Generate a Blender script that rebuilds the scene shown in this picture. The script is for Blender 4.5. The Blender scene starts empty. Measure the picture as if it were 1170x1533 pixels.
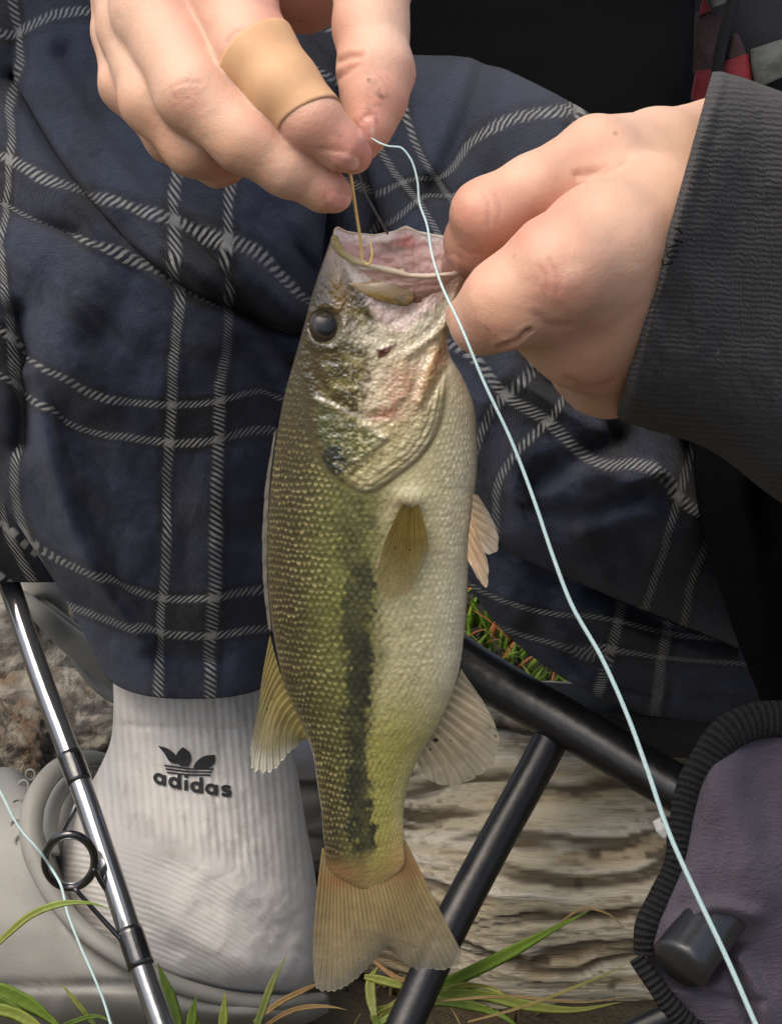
import bpy, math, random
import numpy as np

random.seed(7)
RNG = np.random.default_rng(11)

# ------------------------------------------------------------------ camera, light, exposure
scene = bpy.context.scene
PITCH = math.radians(20.0)
CAM_H = 0.517
F_PX = 3000.0                      # focal length in photo pixels (photo 1170 x 1533)
cam_data = bpy.data.cameras.new('camera')
cam = bpy.data.objects.new('camera', cam_data)
scene.collection.objects.link(cam)
cam.location = (0, 0, CAM_H)
cam.rotation_euler = (math.radians(90) - PITCH, 0, 0)
cam_data.sensor_fit = 'VERTICAL'
cam_data.sensor_height = 36.0
cam_data.lens = 36.0 * F_PX / 1533.0
cam_data.clip_start = 0.02
cam_data.clip_end = 400
scene.camera = cam

world = bpy.data.worlds.new('World')
scene.world = world
world.use_nodes = True
wn = world.node_tree
bg = wn.nodes['Background']
sky = wn.nodes.new('ShaderNodeTexSky')
sky.sky_type = 'NISHITA'
sky.sun_disc = False
SUN_EL, SUN_AZ = math.radians(64), math.radians(-134)
sky.sun_elevation = SUN_EL
sky.sun_rotation = SUN_AZ
sky.air_density = 1.0
sky.dust_density = 6.0
sky.ozone_density = 0.4
wn.links.new(sky.outputs[0], bg.inputs[0])
bg.inputs[1].default_value = 0.15

sun_d = bpy.data.lights.new('sun', 'SUN')
sun_d.energy = 1.1
sun_d.angle = math.radians(55)
sun_d.color = (1.0, 0.95, 0.87)
sun = bpy.data.objects.new('sun', sun_d)
scene.collection.objects.link(sun)
# the light comes from above, a little from the left and from behind the camera
from mathutils import Vector
sdir = Vector((math.cos(SUN_EL) * math.sin(SUN_AZ), math.cos(SUN_EL) * math.cos(SUN_AZ), math.sin(SUN_EL)))
sun.rotation_euler = (-sdir).to_track_quat('-Z', 'Y').to_euler()

vs = scene.view_settings
vs.view_transform = 'Standard'
vs.look = 'None'
vs.gamma = 1.0
vs.use_curve_mapping = False
vs.exposure = 0.62

# ------------------------------------------------------------------ pixel -> place
CP, SP = math.cos(PITCH), math.sin(PITCH)
def P(px, py, d):
    px, py, d = np.broadcast_arrays(np.asarray(px, float), np.asarray(py, float), np.asarray(d, float))
    x = (px - 585.0) / F_PX
    y = (766.5 - py) / F_PX
    return np.stack([d * x, d * (CP + y * SP), CAM_H + d * (-SP + y * CP)], -1)
def unproj(W):
    q = W - np.array([0, 0, CAM_H])
    d = q[..., 1] * CP - q[..., 2] * SP
    up = q[..., 1] * SP + q[..., 2] * CP
    return 585 + F_PX * q[..., 0] / d, 766.5 - F_PX * up / d, d
def ground_depth(py, z=0.0):
    y = (766.5 - np.asarray(py, float)) / F_PX
    return (CAM_H - z) / (SP - y * CP)

def lin(c):
    c = np.asarray(c, float) / 255.0
    return np.where(c <= 0.04045, c / 12.92, ((c + 0.055) / 1.055) ** 2.4)

# ------------------------------------------------------------------ noise
def _hash(ix, iy, iz, seed):
    n = (ix * 374761393 + iy * 668265263 + iz * 2147483647 + seed * 1274126177) & 0xFFFFFFFF
    n = ((n ^ (n >> 13)) * 1274126177) & 0xFFFFFFFF
    n = (n ^ (n >> 16)) & 0xFFFFFFFF
    return n.astype(np.float64) / 4294967295.0
def vnoise(x, y, z=0.0, seed=0):
    x, y, z = np.broadcast_arrays(np.asarray(x, float), np.asarray(y, float), np.asarray(z, float))
    fx, fy, fz = np.floor(x), np.floor(y), np.floor(z)
    ix, iy, iz = fx.astype(np.int64), fy.astype(np.int64), fz.astype(np.int64)
    tx, ty, tz = x - fx, y - fy, z - fz
    tx, ty, tz = [t * t * t * (t * (t * 6 - 15) + 10) for t in (tx, ty, tz)]
    def h(a, b, c): return _hash(ix + a, iy + b, iz + c, seed)
    def L(a, b, t): return a + (b - a) * t
    if not np.any(z):
        return L(L(h(0,0,0), h(1,0,0), tx), L(h(0,1,0), h(1,1,0), tx), ty) * 2 - 1
    return L(L(L(h(0,0,0), h(1,0,0), tx), L(h(0,1,0), h(1,1,0), tx), ty),
             L(L(h(0,0,1), h(1,0,1), tx), L(h(0,1,1), h(1,1,1), tx), ty), tz) * 2 - 1
def fbm(x, y, z=0.0, oct=4, seed=0):
    s, a, f = 0.0, 0.5, 1.0
    for k in range(oct):
        s = s + a * vnoise(np.asarray(x) * f, np.asarray(y) * f, np.asarray(z) * f, seed + k * 17)
        a *= 0.5; f *= 2.03
    return s
def sstep(a, b, x):
    t = np.clip((x - a) / (b - a), 0, 1)
    return t * t * (3 - 2 * t)
def mix(a, b, t):
    t = np.asarray(t)[..., None]
    return np.asarray(a) * (1 - t) + np.asarray(b) * t

# ------------------------------------------------------------------ curves
def spl(pts, n=None, t=None):
    """Smooth curve through points (any dimension), chord length parameter 0..1."""
    p = np.asarray(pts, float)
    if p.ndim == 1: p = p[:, None]
    c = np.concatenate([[0], np.cumsum(np.maximum(np.linalg.norm(np.diff(p[:, :2] if p.shape[1] > 1 else p, axis=0), axis=1), 1e-6))])
    c /= c[-1]
    if t is None: t = np.linspace(0, 1, n)
    return hermite(c, p, np.asarray(t, float))
def hermite(c, p, t):
    m = np.zeros_like(p)
    dc = np.diff(c)[:, None]
    sl = np.diff(p, axis=0) / dc
    m[0], m[-1] = sl[0], sl[-1]
    if len(p) > 2:
        m[1:-1] = (sl[:-1] * dc[1:] + sl[1:] * dc[:-1]) / (dc[1:] + dc[:-1])
    i = np.clip(np.searchsorted(c, t, side='right') - 1, 0, len(c) - 2)
    h = (c[i + 1] - c[i])[:, None]
    u = ((t - c[i]) / (c[i + 1] - c[i]))[:, None]
    return ((2*u**3 - 3*u**2 + 1) * p[i] + (u**3 - 2*u**2 + u) * h * m[i]
            + (-2*u**3 + 3*u**2) * p[i + 1] + (u**3 - u**2) * h * m[i + 1])

def polydist(px, py, poly, closed=True):
    """Distance to a polyline in pixels and, if closed, inside flag."""
    poly = np.asarray(poly, float)
    sh = px.shape
    x, y = px.ravel(), py.ravel()
    MG = 220.0
    sel = np.flatnonzero((x > poly[:, 0].min() - MG) & (x < poly[:, 0].max() + MG) & (y > poly[:, 1].min() - MG) & (y < poly[:, 1].max() + MG))
    if len(sel) < 0.8 * len(x):
        full = np.full(x.shape, MG); fi = np.zeros(x.shape, bool)
        if len(sel):
            a_, b_ = polydist(x[sel], y[sel], poly, closed)
            full[sel] = np.minimum(a_, MG); fi[sel] = b_
        return full.reshape(sh), fi.reshape(sh)
    best = np.full(x.shape, 1e9)
    ins = np.zeros(x.shape, bool)
    n = len(poly)
    for k in range(n if closed else n - 1):
        a, b = poly[k], poly[(k + 1) % n]
        ab = b - a
        u = np.clip(((x - a[0]) * ab[0] + (y - a[1]) * ab[1]) / (ab @ ab + 1e-12), 0, 1)
        best = np.minimum(best, np.hypot(x - a[0] - u * ab[0], y - a[1] - u * ab[1]))
        if closed:
            cr = (a[1] > y) != (b[1] > y)
            with np.errstate(divide='ignore', invalid='ignore'):
                xi = a[0] + (y - a[1]) * ab[0] / (ab[1] if ab[1] != 0 else 1e-9)
            ins ^= cr & (x < xi)
    return best.reshape(sh), ins.reshape(sh)
def sdpoly(px, py, poly):
    d, i = polydist(px, py, poly)
    return np.where(i, -d, d)

# ------------------------------------------------------------------ meshes
COL = scene.collection
def mesh_obj(name, V, Fq, mat=None, parent=None, col=None, uv=None, extra=None, smooth=True):
    V = np.asarray(V, np.float32).reshape(-1, 3)
    me = bpy.data.meshes.new(name)
    if isinstance(Fq, np.ndarray): Fq = (Fq,)
    if isinstance(Fq, tuple):
        tot = [np.full(len(f), f.shape[1], np.int32) for f in Fq]
        li = np.concatenate([f.astype(np.int32).ravel() for f in Fq]); tot = np.concatenate(tot)
        me.vertices.add(len(V)); me.vertices.foreach_set('co', V.ravel())
        me.loops.add(len(li)); me.loops.foreach_set('vertex_index', li)
        me.polygons.add(len(tot)); me.polygons.foreach_set('loop_start', np.concatenate([[0], np.cumsum(tot)[:-1]]).astype(np.int32))
        me.update(calc_edges=True)
    else:
        me.from_pydata(V.tolist(), [], Fq); me.update()
    if smooth: me.polygons.foreach_set('use_smooth', np.ones(len(me.polygons), bool))
    if col is not None:
        col = np.asarray(col, np.float32).reshape(-1, np.asarray(col).shape[-1])
        if col.shape[1] == 3: col = np.concatenate([col, np.ones((len(col), 1), np.float32)], 1)
        a = me.attributes.new('Col', 'FLOAT_COLOR', 'POINT'); a.data.foreach_set('color', np.ascontiguousarray(col, np.float32).ravel())
    if uv is not None:
        a = me.attributes.new('pat', 'FLOAT_VECTOR', 'POINT')
        uv = np.asarray(uv, np.float32).reshape(len(V), -1)
        if uv.shape[1] == 2: uv = np.concatenate([uv, np.zeros((len(V), 1), np.float32)], 1)
        a.data.foreach_set('vector', np.ascontiguousarray(uv).ravel())
    if extra is not None:
        for k, v in extra.items():
            a = me.attributes.new(k, 'FLOAT', 'POINT'); a.data.foreach_set('value', np.asarray(v, np.float32).ravel())
    o = bpy.data.objects.new(name, me)
    COL.objects.link(o)
    if mat: me.materials.append(mat)
    if parent: o.parent = parent
    return o
def grid_faces(n, m, closed_m=False, off=0, flip=False):
    i, j = np.meshgrid(np.arange(n - 1), np.arange(m if closed_m else m - 1), indexing='ij')
    j2 = (j + 1) % m
    q = np.stack([i * m + j, i * m + j2, (i + 1) * m + j2, (i + 1) * m + j], -1).reshape(-1, 4) + off
    return q[:, ::-1] if flip else q
def tag(o, label=None, cat=None, group=None, kind=None):
    if label: o['label'] = label
    if cat: o['category'] = cat
    if group: o['group'] = group
    if kind: o['kind'] = kind
    return o
def empty(name, loc=(0, 0, 0)):
    o = bpy.data.objects.new(name, None); COL.objects.link(o)
    o.location = loc
    o.empty_display_size = 0.02
    return o
def adopt(o, parent):
    """parent with the child's mesh kept in world coordinates"""
    o.parent = parent
    from mathutils import Matrix
    o.matrix_parent_inverse = Matrix.Translation(parent.location).inverted()
    return o

def tube(path, rad, nseg=12, closed=False, caps=True):
    """world-space tube -> V, F(list of quads/ngons as array of quads)"""
    p = np.asarray(path, float)
    n = len(p)
    r = np.broadcast_to(np.asarray(rad, float), (n,))
    if closed: t = np.roll(p, -1, 0) - np.roll(p, 1, 0)
    else: t = np.gradient(p, axis=0)
    t /= np.linalg.norm(t, axis=1)[:, None] + 1e-12
    up = np.array([0, 0, 1.0])
    if abs(t[0] @ up) > 0.9: up = np.array([1.0, 0, 0])
    nn = np.zeros_like(p)
    v = np.cross(t[0], up); v /= np.linalg.norm(v)
    for i in range(n):
        v = v - (v @ t[i]) * t[i]; v /= np.linalg.norm(v) + 1e-12
        nn[i] = v
    bb = np.cross(t, nn)
    a = np.linspace(0, 2 * np.pi, nseg, endpoint=False)
    V = p[:, None] + r[:, None, None] * (np.cos(a)[None, :, None] * nn[:, None] + np.sin(a)[None, :, None] * bb[:, None])
    V = V.reshape(-1, 3)
    Fq = grid_faces(n, nseg, True)
    if closed:
        j = np.arange(nseg); j2 = (j + 1) % nseg
        Fq = np.concatenate([Fq, np.stack([(n - 1) * nseg + j, (n - 1) * nseg + j2, j2, j], -1)])
    elif caps:
        V = np.concatenate([V, p[:1], p[-1:]])
        c0, c1 = len(V) - 2, len(V) - 1
        j = np.arange(nseg); j2 = (j + 1) % nseg
        tri = np.concatenate([np.stack([np.full(nseg, c0), j2, j], -1), np.stack([np.full(nseg, c1), (n - 1) * nseg + j, (n - 1) * nseg + j2], -1)])
        return V, (Fq, tri)
    return V, Fq
def tube_px(pts, rad_px, n=40, **kw):
    """pts rows: px, py, depth; radius in photo pixels at that depth"""
    p = spl(pts, n)
    W = P(p[:, 0], p[:, 1], p[:, 2])
    r = np.asarray(rad_px, float)
    if r.ndim: r = np.interp(np.linspace(0, 1, n), np.linspace(0, 1, len(r)), r)
    return tube(W, r * p[:, 2] / F_PX, **kw)

def loft(rows, n, m, disp=None, sup=1.0, cap=(True, True), tpow=None, trange=None):
    """Closed body between a left and a right edge drawn in photo pixels.
    rows: Lx Ly Rx Ry dL dR bulge_front bulge_back droop_front droop_back   (bulge, d in metres; droop in px)
    returns dict with V, F, px, py, s, t, front"""
    r = np.asarray(rows, float)
    mid = (r[:, :2] + r[:, 2:4]) / 2
    c = np.concatenate([[0], np.cumsum(np.maximum(np.linalg.norm(np.diff(mid, axis=0), axis=1), 1))]); c /= c[-1]
    t = np.linspace(0, 1, n) if trange is None else trange
    n = len(t)
    q = hermite(c, r, t)
    ph = np.linspace(0, 2 * np.pi, m, endpoint=False)
    co, si = np.cos(ph), np.sin(ph)
    if sup != 1.0:
        co = np.sign(co) * np.abs(co) ** sup; si = np.sign(si) * np.abs(si) ** sup
    s = -co[None, :] * np.ones((n, 1))
    S = si[None, :] * np.ones((n, 1))
    w = (s + 1) / 2
    px = q[:, 0:1] * (1 - w) + q[:, 2:3] * w
    py = q[:, 1:2] * (1 - w) + q[:, 3:4] * w
    d = q[:, 4:5] * (1 - w) + q[:, 5:6] * w
    fr = np.clip(S, 0, None); bk = np.clip(-S, 0, None)
    d = d - q[:, 6:7] * fr + q[:, 7:8] * bk
    py = py + q[:, 8:9] * fr + q[:, 9:10] * bk
    T = t[:, None] * np.ones((1, m))
    out = dict(px=px, py=py, s=s, t=T, S=S, n=n, m=m, front=S >= 0)
    if disp is not None:
        r_ = disp(out)
        if isinstance(r_, tuple): d = d - r_[0]; px = px + r_[1]; py = py + r_[2]
        else: d = d - r_
    out['px'], out['py'] = px, py
    out['d'] = d
    V = P(px, py, d).reshape(-1, 3)
    Fq = grid_faces(n, m, True, flip=False)
    nV = len(V)
    ext = []
    j = np.arange(m); j2 = (j + 1) % m
    k = nV
    add = []
    for e, row in ((0, 0), (1, n - 1)):
        if cap[e]:
            add.append(V[row * m:(row + 1) * m].mean(0)); idx = np.full(m, k); k += 1
            a, b = row * m + j, row * m + j2
            ext.append(np.stack([idx, b, a] if e == 0 else [idx, a, b], -1))
    faces = Fq
    if ext:
        V = np.concatenate([V, np.array(add)])
        faces = (Fq, np.concatenate(ext))
    out['V'], out['F'], out['ncap'] = V, faces, len(add)
    return out
def pad(a, lf):
    a = np.asarray(a)
    a = a.reshape(lf['n'] * lf['m'], -1)
    if lf['ncap']:
        m, n = lf['m'], lf['n']
        ends = []
        if lf['ncap'] == 2: ends = [a[:m].mean(0), a[-m:].mean(0)]
        else: ends = [a[-m:].mean(0)]
        a = np.concatenate([a, np.array(ends)])
    return a

def tps(ctrl, vals, lam=1e-3):
    """thin plate spline from pixel positions to values"""
    c = np.asarray(ctrl, float) / 300.0
    v = np.asarray(vals, float)
    n = len(c)
    def U(r2): return 0.5 * r2 * np.log(r2 + 1e-12)
    K = U(((c[:, None] - c[None]) ** 2).sum(-1)) + lam * np.eye(n)
    Pm = np.concatenate([np.ones((n, 1)), c], 1)
    A = np.block([[K, Pm], [Pm.T, np.zeros((3, 3))]])
    sol = np.linalg.solve(A, np.concatenate([v, np.zeros((3, v.shape[1]))]))
    def f(px, py):
        q = np.stack([np.ravel(px), np.ravel(py)], -1) / 300.0
        o = np.empty((len(q), v.shape[1]))
        for k in range(0, len(q), 20000):
            b = q[k:k + 20000]
            o[k:k + 20000] = U(((b[:, None] - c[None]) ** 2).sum(-1)) @ sol[:n] + np.concatenate([np.ones((len(b), 1)), b], 1) @ sol[n:]
        return o
    return f

# ------------------------------------------------------------------ materials
class NT:
    def __init__(self, name):
        self.m = bpy.data.materials.new(name); self.m.use_nodes = True
        self.t = self.m.node_tree; self.b = self.t.nodes['Principled BSDF']
        self.out = self.t.nodes['Material Output']
    def n(self, typ, **kw):
        x = self.t.nodes.new(typ)
        for k, v in kw.items(): setattr(x, k, v)
        return x
    def l(self, a, b): self.t.links.new(a, b)
    def set(self, node, i, v):
        if hasattr(v, 'is_linked') or isinstance(v, bpy.types.NodeSocket): self.l(v, node.inputs[i])
        else: node.inputs[i].default_value = v
    def math(self, op, a, b=0.0, c=0.0):
        x = self.n('ShaderNodeMath', operation=op)
        self.set(x, 0, a); self.set(x, 1, b); self.set(x, 2, c)
        return x.outputs[0]
    def mixc(self, f, a, b, mode='MIX'):
        x = self.n('ShaderNodeMix', data_type='RGBA', blend_type=mode)
        self.set(x, 0, f)
        self.set(x, 6, (*a, 1) if isinstance(a, (tuple, list)) and len(a) == 3 else a)
        self.set(x, 7, (*b, 1) if isinstance(b, (tuple, list)) and len(b) == 3 else b)
        return x.outputs[2]
    def ramp(self, f, stops):
        x = self.n('ShaderNodeValToRGB'); self.l(f, x.inputs[0])
        e = x.color_ramp.elements
        while len(e) < len(stops): e.new(0.5)
        for k, (p, c) in enumerate(stops):
            e[k].position = p; e[k].color = (*c, 1)
        return x.outputs[0]
    def attr(self, name):
        return self.n('ShaderNodeAttribute', attribute_name=name)
    def coord(self): return self.n('ShaderNodeTexCoord').outputs['Object']
    def noise(self, vec, scale, detail=4, rough=0.55, scl=None):
        x = self.n('ShaderNodeTexNoise')
        if scl is not None:
            mp = self.n('ShaderNodeMapping'); mp.inputs['Scale'].default_value = scl
            self.l(vec, mp.inputs[0]); vec = mp.outputs[0]
        self.l(vec, x.inputs['Vector'])
        x.inputs['Scale'].default_value = scale; x.inputs['Detail'].default_value = detail; x.inputs['Roughness'].default_value = rough
        return x.outputs[0]
    def bump(self, h, dist=0.001, strength=1.0, normal=None):
        x = self.n('ShaderNodeBump'); x.inputs['Distance'].default_value = dist; x.inputs['Strength'].default_value = strength
        self.l(h, x.inputs['Height'])
        if normal is not None: self.l(normal, x.inputs['Normal'])
        self.l(x.outputs[0], self.b.inputs['Normal'])
        return x.outputs[0]
    def p(self, **kw):
        for k, v in kw.items():
            i = self.b.inputs[k.replace('_', ' ')]
            if isinstance(v, bpy.types.NodeSocket): self.l(v, i)
            elif isinstance(v, (tuple, list)) and len(v) == 3 and i.type == 'RGBA': i.default_value = (*v, 1)
            else: i.default_value = v
        return self

def simple(name, rgb, rough=0.5, nscale=60, var=0.25, bump=0.0, bscale=300, metallic=0.0, spec=0.5, **kw):
    k = NT(name); co = k.coord()
    nz = k.noise(co, nscale, 5)
    c = lin(rgb)
    cc = k.ramp(nz, [(0.3, tuple(c * (1 - var))), (0.7, tuple(np.minimum(c * (1 + var), 1)))])
    k.p(Base_Color=cc, Roughness=rough, Metallic=metallic, Specular_IOR_Level=spec, **kw)
    if bump: k.bump(k.noise(co, bscale, 4), bump)
    return k.m
# ------------------------------------------------------------------ implicit surfaces for bodies
def rcone(p, a, ra, b, rb):
    ab = b - a
    L2 = ab @ ab + 1e-12
    u = np.clip(((p - a) @ ab) / L2, 0, 1)
    u = u.astype(np.float32)
    q = p - a - u[:, None] * ab
    return np.sqrt(np.einsum('ij,ij->i', q, q)) - (ra + (rb - ra) * u)
def smin(a, b, k):
    h = np.clip(0.5 + 0.5 * (b - a) / k, 0, 1)
    return b * (1 - h) + a * h - k * h * (1 - h)
def px_chain(pts):
    """rows px,py,depth,radius_px -> list of (world, radius)"""
    return [(P(x, y, d).astype(np.float32), np.float32(r * d / F_PX)) for x, y, d, r in pts]
def chain_sdf(p, ch, k=0.004):
    f = None
    for (a, ra), (b, rb) in zip(ch[:-1], ch[1:]):
        g = rcone(p, a, ra, b, rb)
        f = g if f is None else smin(f, g, k)
    return f
def hand_sdf(p, palm, fingers, kp=0.008, kf=0.0012, kin=0.003):
    fp = None
    for ch in palm:
        g = chain_sdf(p, ch, 0.012)
        fp = g if fp is None else smin(fp, g, 0.012)
    f = fp
    for ch in fingers:
        g = smin(chain_sdf(p, ch, kin), fp, kp)
        f = smin(f, g, kf)
    return f
def surface_nets(fn, lo, hi, h):
    lo, hi = np.asarray(lo, float), np.asarray(hi, float)
    n = np.ceil((hi - lo) / h).astype(int) + 1
    ax = [lo[i] + h * np.arange(n[i]) for i in range(3)]
    f = np.empty(n, np.float32)
    YZ = np.stack(np.meshgrid(ax[1], ax[2], indexing='ij'), -1).reshape(-1, 2).astype(np.float32)
    st = max(1, 400000 // len(YZ))
    for i in range(0, n[0], st):
        xs = ax[0][i:i + st].astype(np.float32)
        p = np.concatenate([np.repeat(xs, len(YZ))[:, None], np.tile(YZ, (len(xs), 1))], 1)
        f[i:i + st] = fn(p).reshape(len(xs), n[1], n[2])
    sg = f < 0
    nc = n - 1
    cnt = np.zeros(nc, np.int8)
    for a in (0, 1):
        for b in (0, 1):
            for c in (0, 1):
                cnt += sg[a:a + nc[0], b:b + nc[1], c:c + nc[2]]
    act = (cnt > 0) & (cnt < 8)
    idx = np.full(nc, -1, np.int64)
    ci = np.argwhere(act)
    idx[act] = np.arange(len(ci))
    acc = np.zeros((len(ci), 3)); w = np.zeros(len(ci))
    cor = [(a, b, c) for a in (0, 1) for b in (0, 1) for c in (0, 1)]
    for A in cor:
        for ax_ in range(3):
            if A[ax_]: continue
            B = list(A); B[ax_] = 1
            fa = f[ci[:, 0] + A[0], ci[:, 1] + A[1], ci[:, 2] + A[2]]
            fb = f[ci[:, 0] + B[0], ci[:, 1] + B[1], ci[:, 2] + B[2]]
            cr = (fa < 0) != (fb < 0)
            tt = np.where(cr, fa / np.where(fa - fb == 0, 1, fa - fb), 0)
            pt = np.array(A, float)[None] + tt[:, None] * np.eye(3)[ax_]
            acc += pt * cr[:, None]; w += cr
    V = lo + h * (ci + acc / w[:, None])
    faces = []
    for ax_ in range(3):
        o1, o2 = (ax_ + 1) % 3, (ax_ + 2) % 3
        sl0 = [slice(None)] * 3; sl1 = [slice(None)] * 3
        sl0[ax_] = slice(0, -1); sl1[ax_] = slice(1, None)
        s0, s1 = sg[tuple(sl0)], sg[tuple(sl1)]
        e = np.argwhere(s0 != s1)
        ok = (e[:, o1] > 0) & (e[:, o2] > 0) & (e[:, o1] < n[o1] - 1) & (e[:, o2] < n[o2] - 1)
        e = e[ok]
        inside_first = s0[e[:, 0], e[:, 1], e[:, 2]]
        q = []
        for d1, d2 in ((-1, -1), (0, -1), (0, 0), (-1, 0)):
            c = e.copy(); c[:, o1] += d1; c[:, o2] += d2
            q.append(idx[c[:, 0], c[:, 1], c[:, 2]])
        q = np.stack(q, -1)
        q[~inside_first] = q[~inside_first][:, ::-1]
        faces.append(q)
    Fq = np.concatenate(faces)
    Fq = Fq[(Fq >= 0).all(1)]
    e = h * 0.25
    for _ in range(3):           # pull the vertices onto the surface
        v = V.astype(np.float32)
        f0 = fn(v)
        g = np.stack([fn(v + np.float32(e) * np.eye(3, dtype=np.float32)[k]) - f0 for k in range(3)], -1) / e
        gl = (g * g).sum(-1)
        V = V - 0.8 * (f0 / np.maximum(gl, 0.3))[:, None] * g
    nrm = g / (np.sqrt(gl)[:, None] + 1e-9)
    return V, Fq, nrm

def blob(px, py, cx, cy, rx, ry=None, ang=0.0):
    ry = ry or rx
    a = math.radians(ang)
    dx, dy = px - cx, py - cy
    u = (dx * math.cos(a) + dy * math.sin(a)) / rx
    v = (-dx * math.sin(a) + dy * math.cos(a)) / ry
    return np.exp(-(u * u + v * v))

SKIN = lin((192, 155, 132))
SKIN_RED = lin((186, 120, 104))
SKIN_PALE = lin((210, 180, 156))
SKIN_TAN = lin((182, 140, 108))
def skin_finish(V, Fq, nrm, creases, reds, pales, nails, dirt, tans=()):
    px, py, d = unproj(V)
    facing = np.clip(-(nrm * (V - np.array([0, 0, CAM_H])) / np.linalg.norm(V - np.array([0, 0, CAM_H]), axis=1)[:, None]).sum(1), 0, 1)
    vis = sstep(0.0, 0.25, facing)
    disp = 0.00035 * fbm(px / 60, py / 60, d * 100, 3, 5)
    c = mix(np.broadcast_to(SKIN, V.shape), SKIN_PALE, sstep(-0.1, 0.5, fbm(px / 110, py / 110, 0.0, 3, 9)) * 0.35)
    c = mix(c, SKIN_RED, sstep(0.0, 0.5, fbm(px / 45 + 7, py / 45, 0.0, 4, 21)) * 0.12)
    for x, y, rx, ry, an, am in tans: c = mix(c, SKIN_TAN, blob(px, py, x, y, rx, ry, an) * am)
    for x, y, rx, ry, an, am in reds: c = mix(c, SKIN_RED, blob(px, py, x, y, rx, ry, an) * am)
    for x, y, rx, ry, an, am in pales: c = mix(c, SKIN_PALE, blob(px, py, x, y, rx, ry, an) * am)
    for pts, wd, dep in creases:
        dd, _ = polydist(px + 2 * vnoise(px / 9, py / 9, 0, 3), py, spl(pts, 24), False)
        k = np.exp(-(dd / wd) ** 2) * vis
        disp -= k * dep * d / F_PX
        disp += np.exp(-((dd - 2.2 * wd) / (1.4 * wd)) ** 2) * vis * dep * 0.35 * d / F_PX
        c = mix(c, SKIN_RED * 0.82, k * 0.35)
    gl = np.zeros(len(V))
    for x, y, rx, ry, an in nails:
        a = math.radians(an)
        u = ((px - x) * math.cos(a) + (py - y) * math.sin(a)) / rx
        v = (-(px - x) * math.sin(a) + (py - y) * math.cos(a)) / ry
        rr = (np.abs(u) ** 2.6 + np.abs(v) ** 2.6) ** (1 / 2.6)
        ins = sstep(1.0, 0.86, rr) * vis
        disp += (ins * .7 - 1.5 * np.exp(-((rr - 1.02) / 0.10) ** 2) * vis) * d / F_PX
        c = mix(c, mix(np.broadcast_to(lin((214, 162, 148)), V.shape), lin((230, 206, 196)), sstep(0.4, 0.9, u)), ins * 0.75)
        gl = np.maximum(gl, ins)
    for x, y, rx, ry, an, am in dirt:
        k = blob(px, py, x, y, rx, ry, an) * am * sstep(-0.25, 0.25, vnoise(px / 5, py / 5, 0, 4) + 0.1)
        c = mix(c, lin((70, 42, 30)), np.clip(k, 0, 1) * vis)
    V = V + nrm * disp[:, None]
    return V, c, gl

# ---- left hand of the person (right in the picture): thumb in the fish's mouth, fingers curled under the jaw
lh_palm = [px_chain([(1210, 400, .560, 90), (1080, 290, .515, 102), (960, 325, .462, 90)]),
           px_chain([(1210, 420, .560, 90), (1070, 420, .525, 112), (930, 420, .455, 90), (880, 420, .440, 84)]),
           px_chain([(1190, 440, .555, 80), (1020, 500, .520, 96), (905, 500, .459, 76), (862, 490, .446, 62), (826, 480, .450, 46)]),
           px_chain([(1050, 545, .530, 70), (955, 550, .500, 56), (905, 556, .476, 44), (880, 540, .476, 38)])]
lh_f = [px_chain([(1100, 240, .512, 96), (985, 229, .480, 65), (893, 230, .464, 54), (800, 278, .455, 46), (727, 320, .452, 50), (710, 362, .460, 42), (694, 396, .4725, 29), (684, 424, .478, 22)]),
        px_chain([(985, 330, .452, 86), (905, 362, .437, 88), (838, 404, .427, 82), (800, 432, .430, 72), (756, 456, .429, 66), (722, 480, .434, 47), (700, 474, .452, 34)])]
# ---- right hand of the person (left in the picture): thumb and finger tips pinch the hook
rh_palm = [px_chain([(360, -430, .58, 150), (340, -260, .52, 175), (300, -120, .482, 120)]),
           px_chain([(330, -260, .52, 160), (440, -80, .486, 78), (452, -20, .490, 62)]),
           px_chain([(300, -260, .52, 170), (200, -110, .482, 88)])]
rh_f = [px_chain([(310, -120, .474, 84), (345, 5, .452, 66), (383, 78, .441, 57), (425, 130, .437, 50), (468, 180, .435, 43), (512, 220, .437, 34), (532, 234, .439, 24)]),
        px_chain([(520, -170, .480, 90), (556, -40, .462, 62), (555, 40, .456, 54), (563, 108, .450, 55), (560, 150, .447, 46), (552, 190, .445, 33), (545, 222, .445, 19)]),
        px_chain([(225, -110, .476, 84), (235, 20, .456, 66), (292, 140, .443, 57), (370, 208, .440, 50), (430, 250, .441, 42), (484, 283, .444, 31), (502, 293, .446, 24)]),
        px_chain([(190, -60, .480, 62), (204, 40, .464, 56), (232, 150, .454, 50), (290, 220, .452, 42), (338, 248, .457, 30)]),
        px_chain([(172, -30, .482, 40), (176, 50, .474, 35), (192, 125, .467, 41), (256, 205, .462, 36), (326, 254, .462, 28)])]

def build_hand(palm, fingers, vox, kp=.008):
    ball = np.array([c[0] for ch in palm + fingers for c in ch]); rad = np.array([c[1] for ch in palm + fingers for c in ch])
    lo = (ball - rad[:, None]).min(0) - 0.004; hi = (ball + rad[:, None]).max(0) + 0.004
    return surface_nets(lambda q: hand_sdf(q, palm, fingers, kp), lo, hi, vox)

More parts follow.
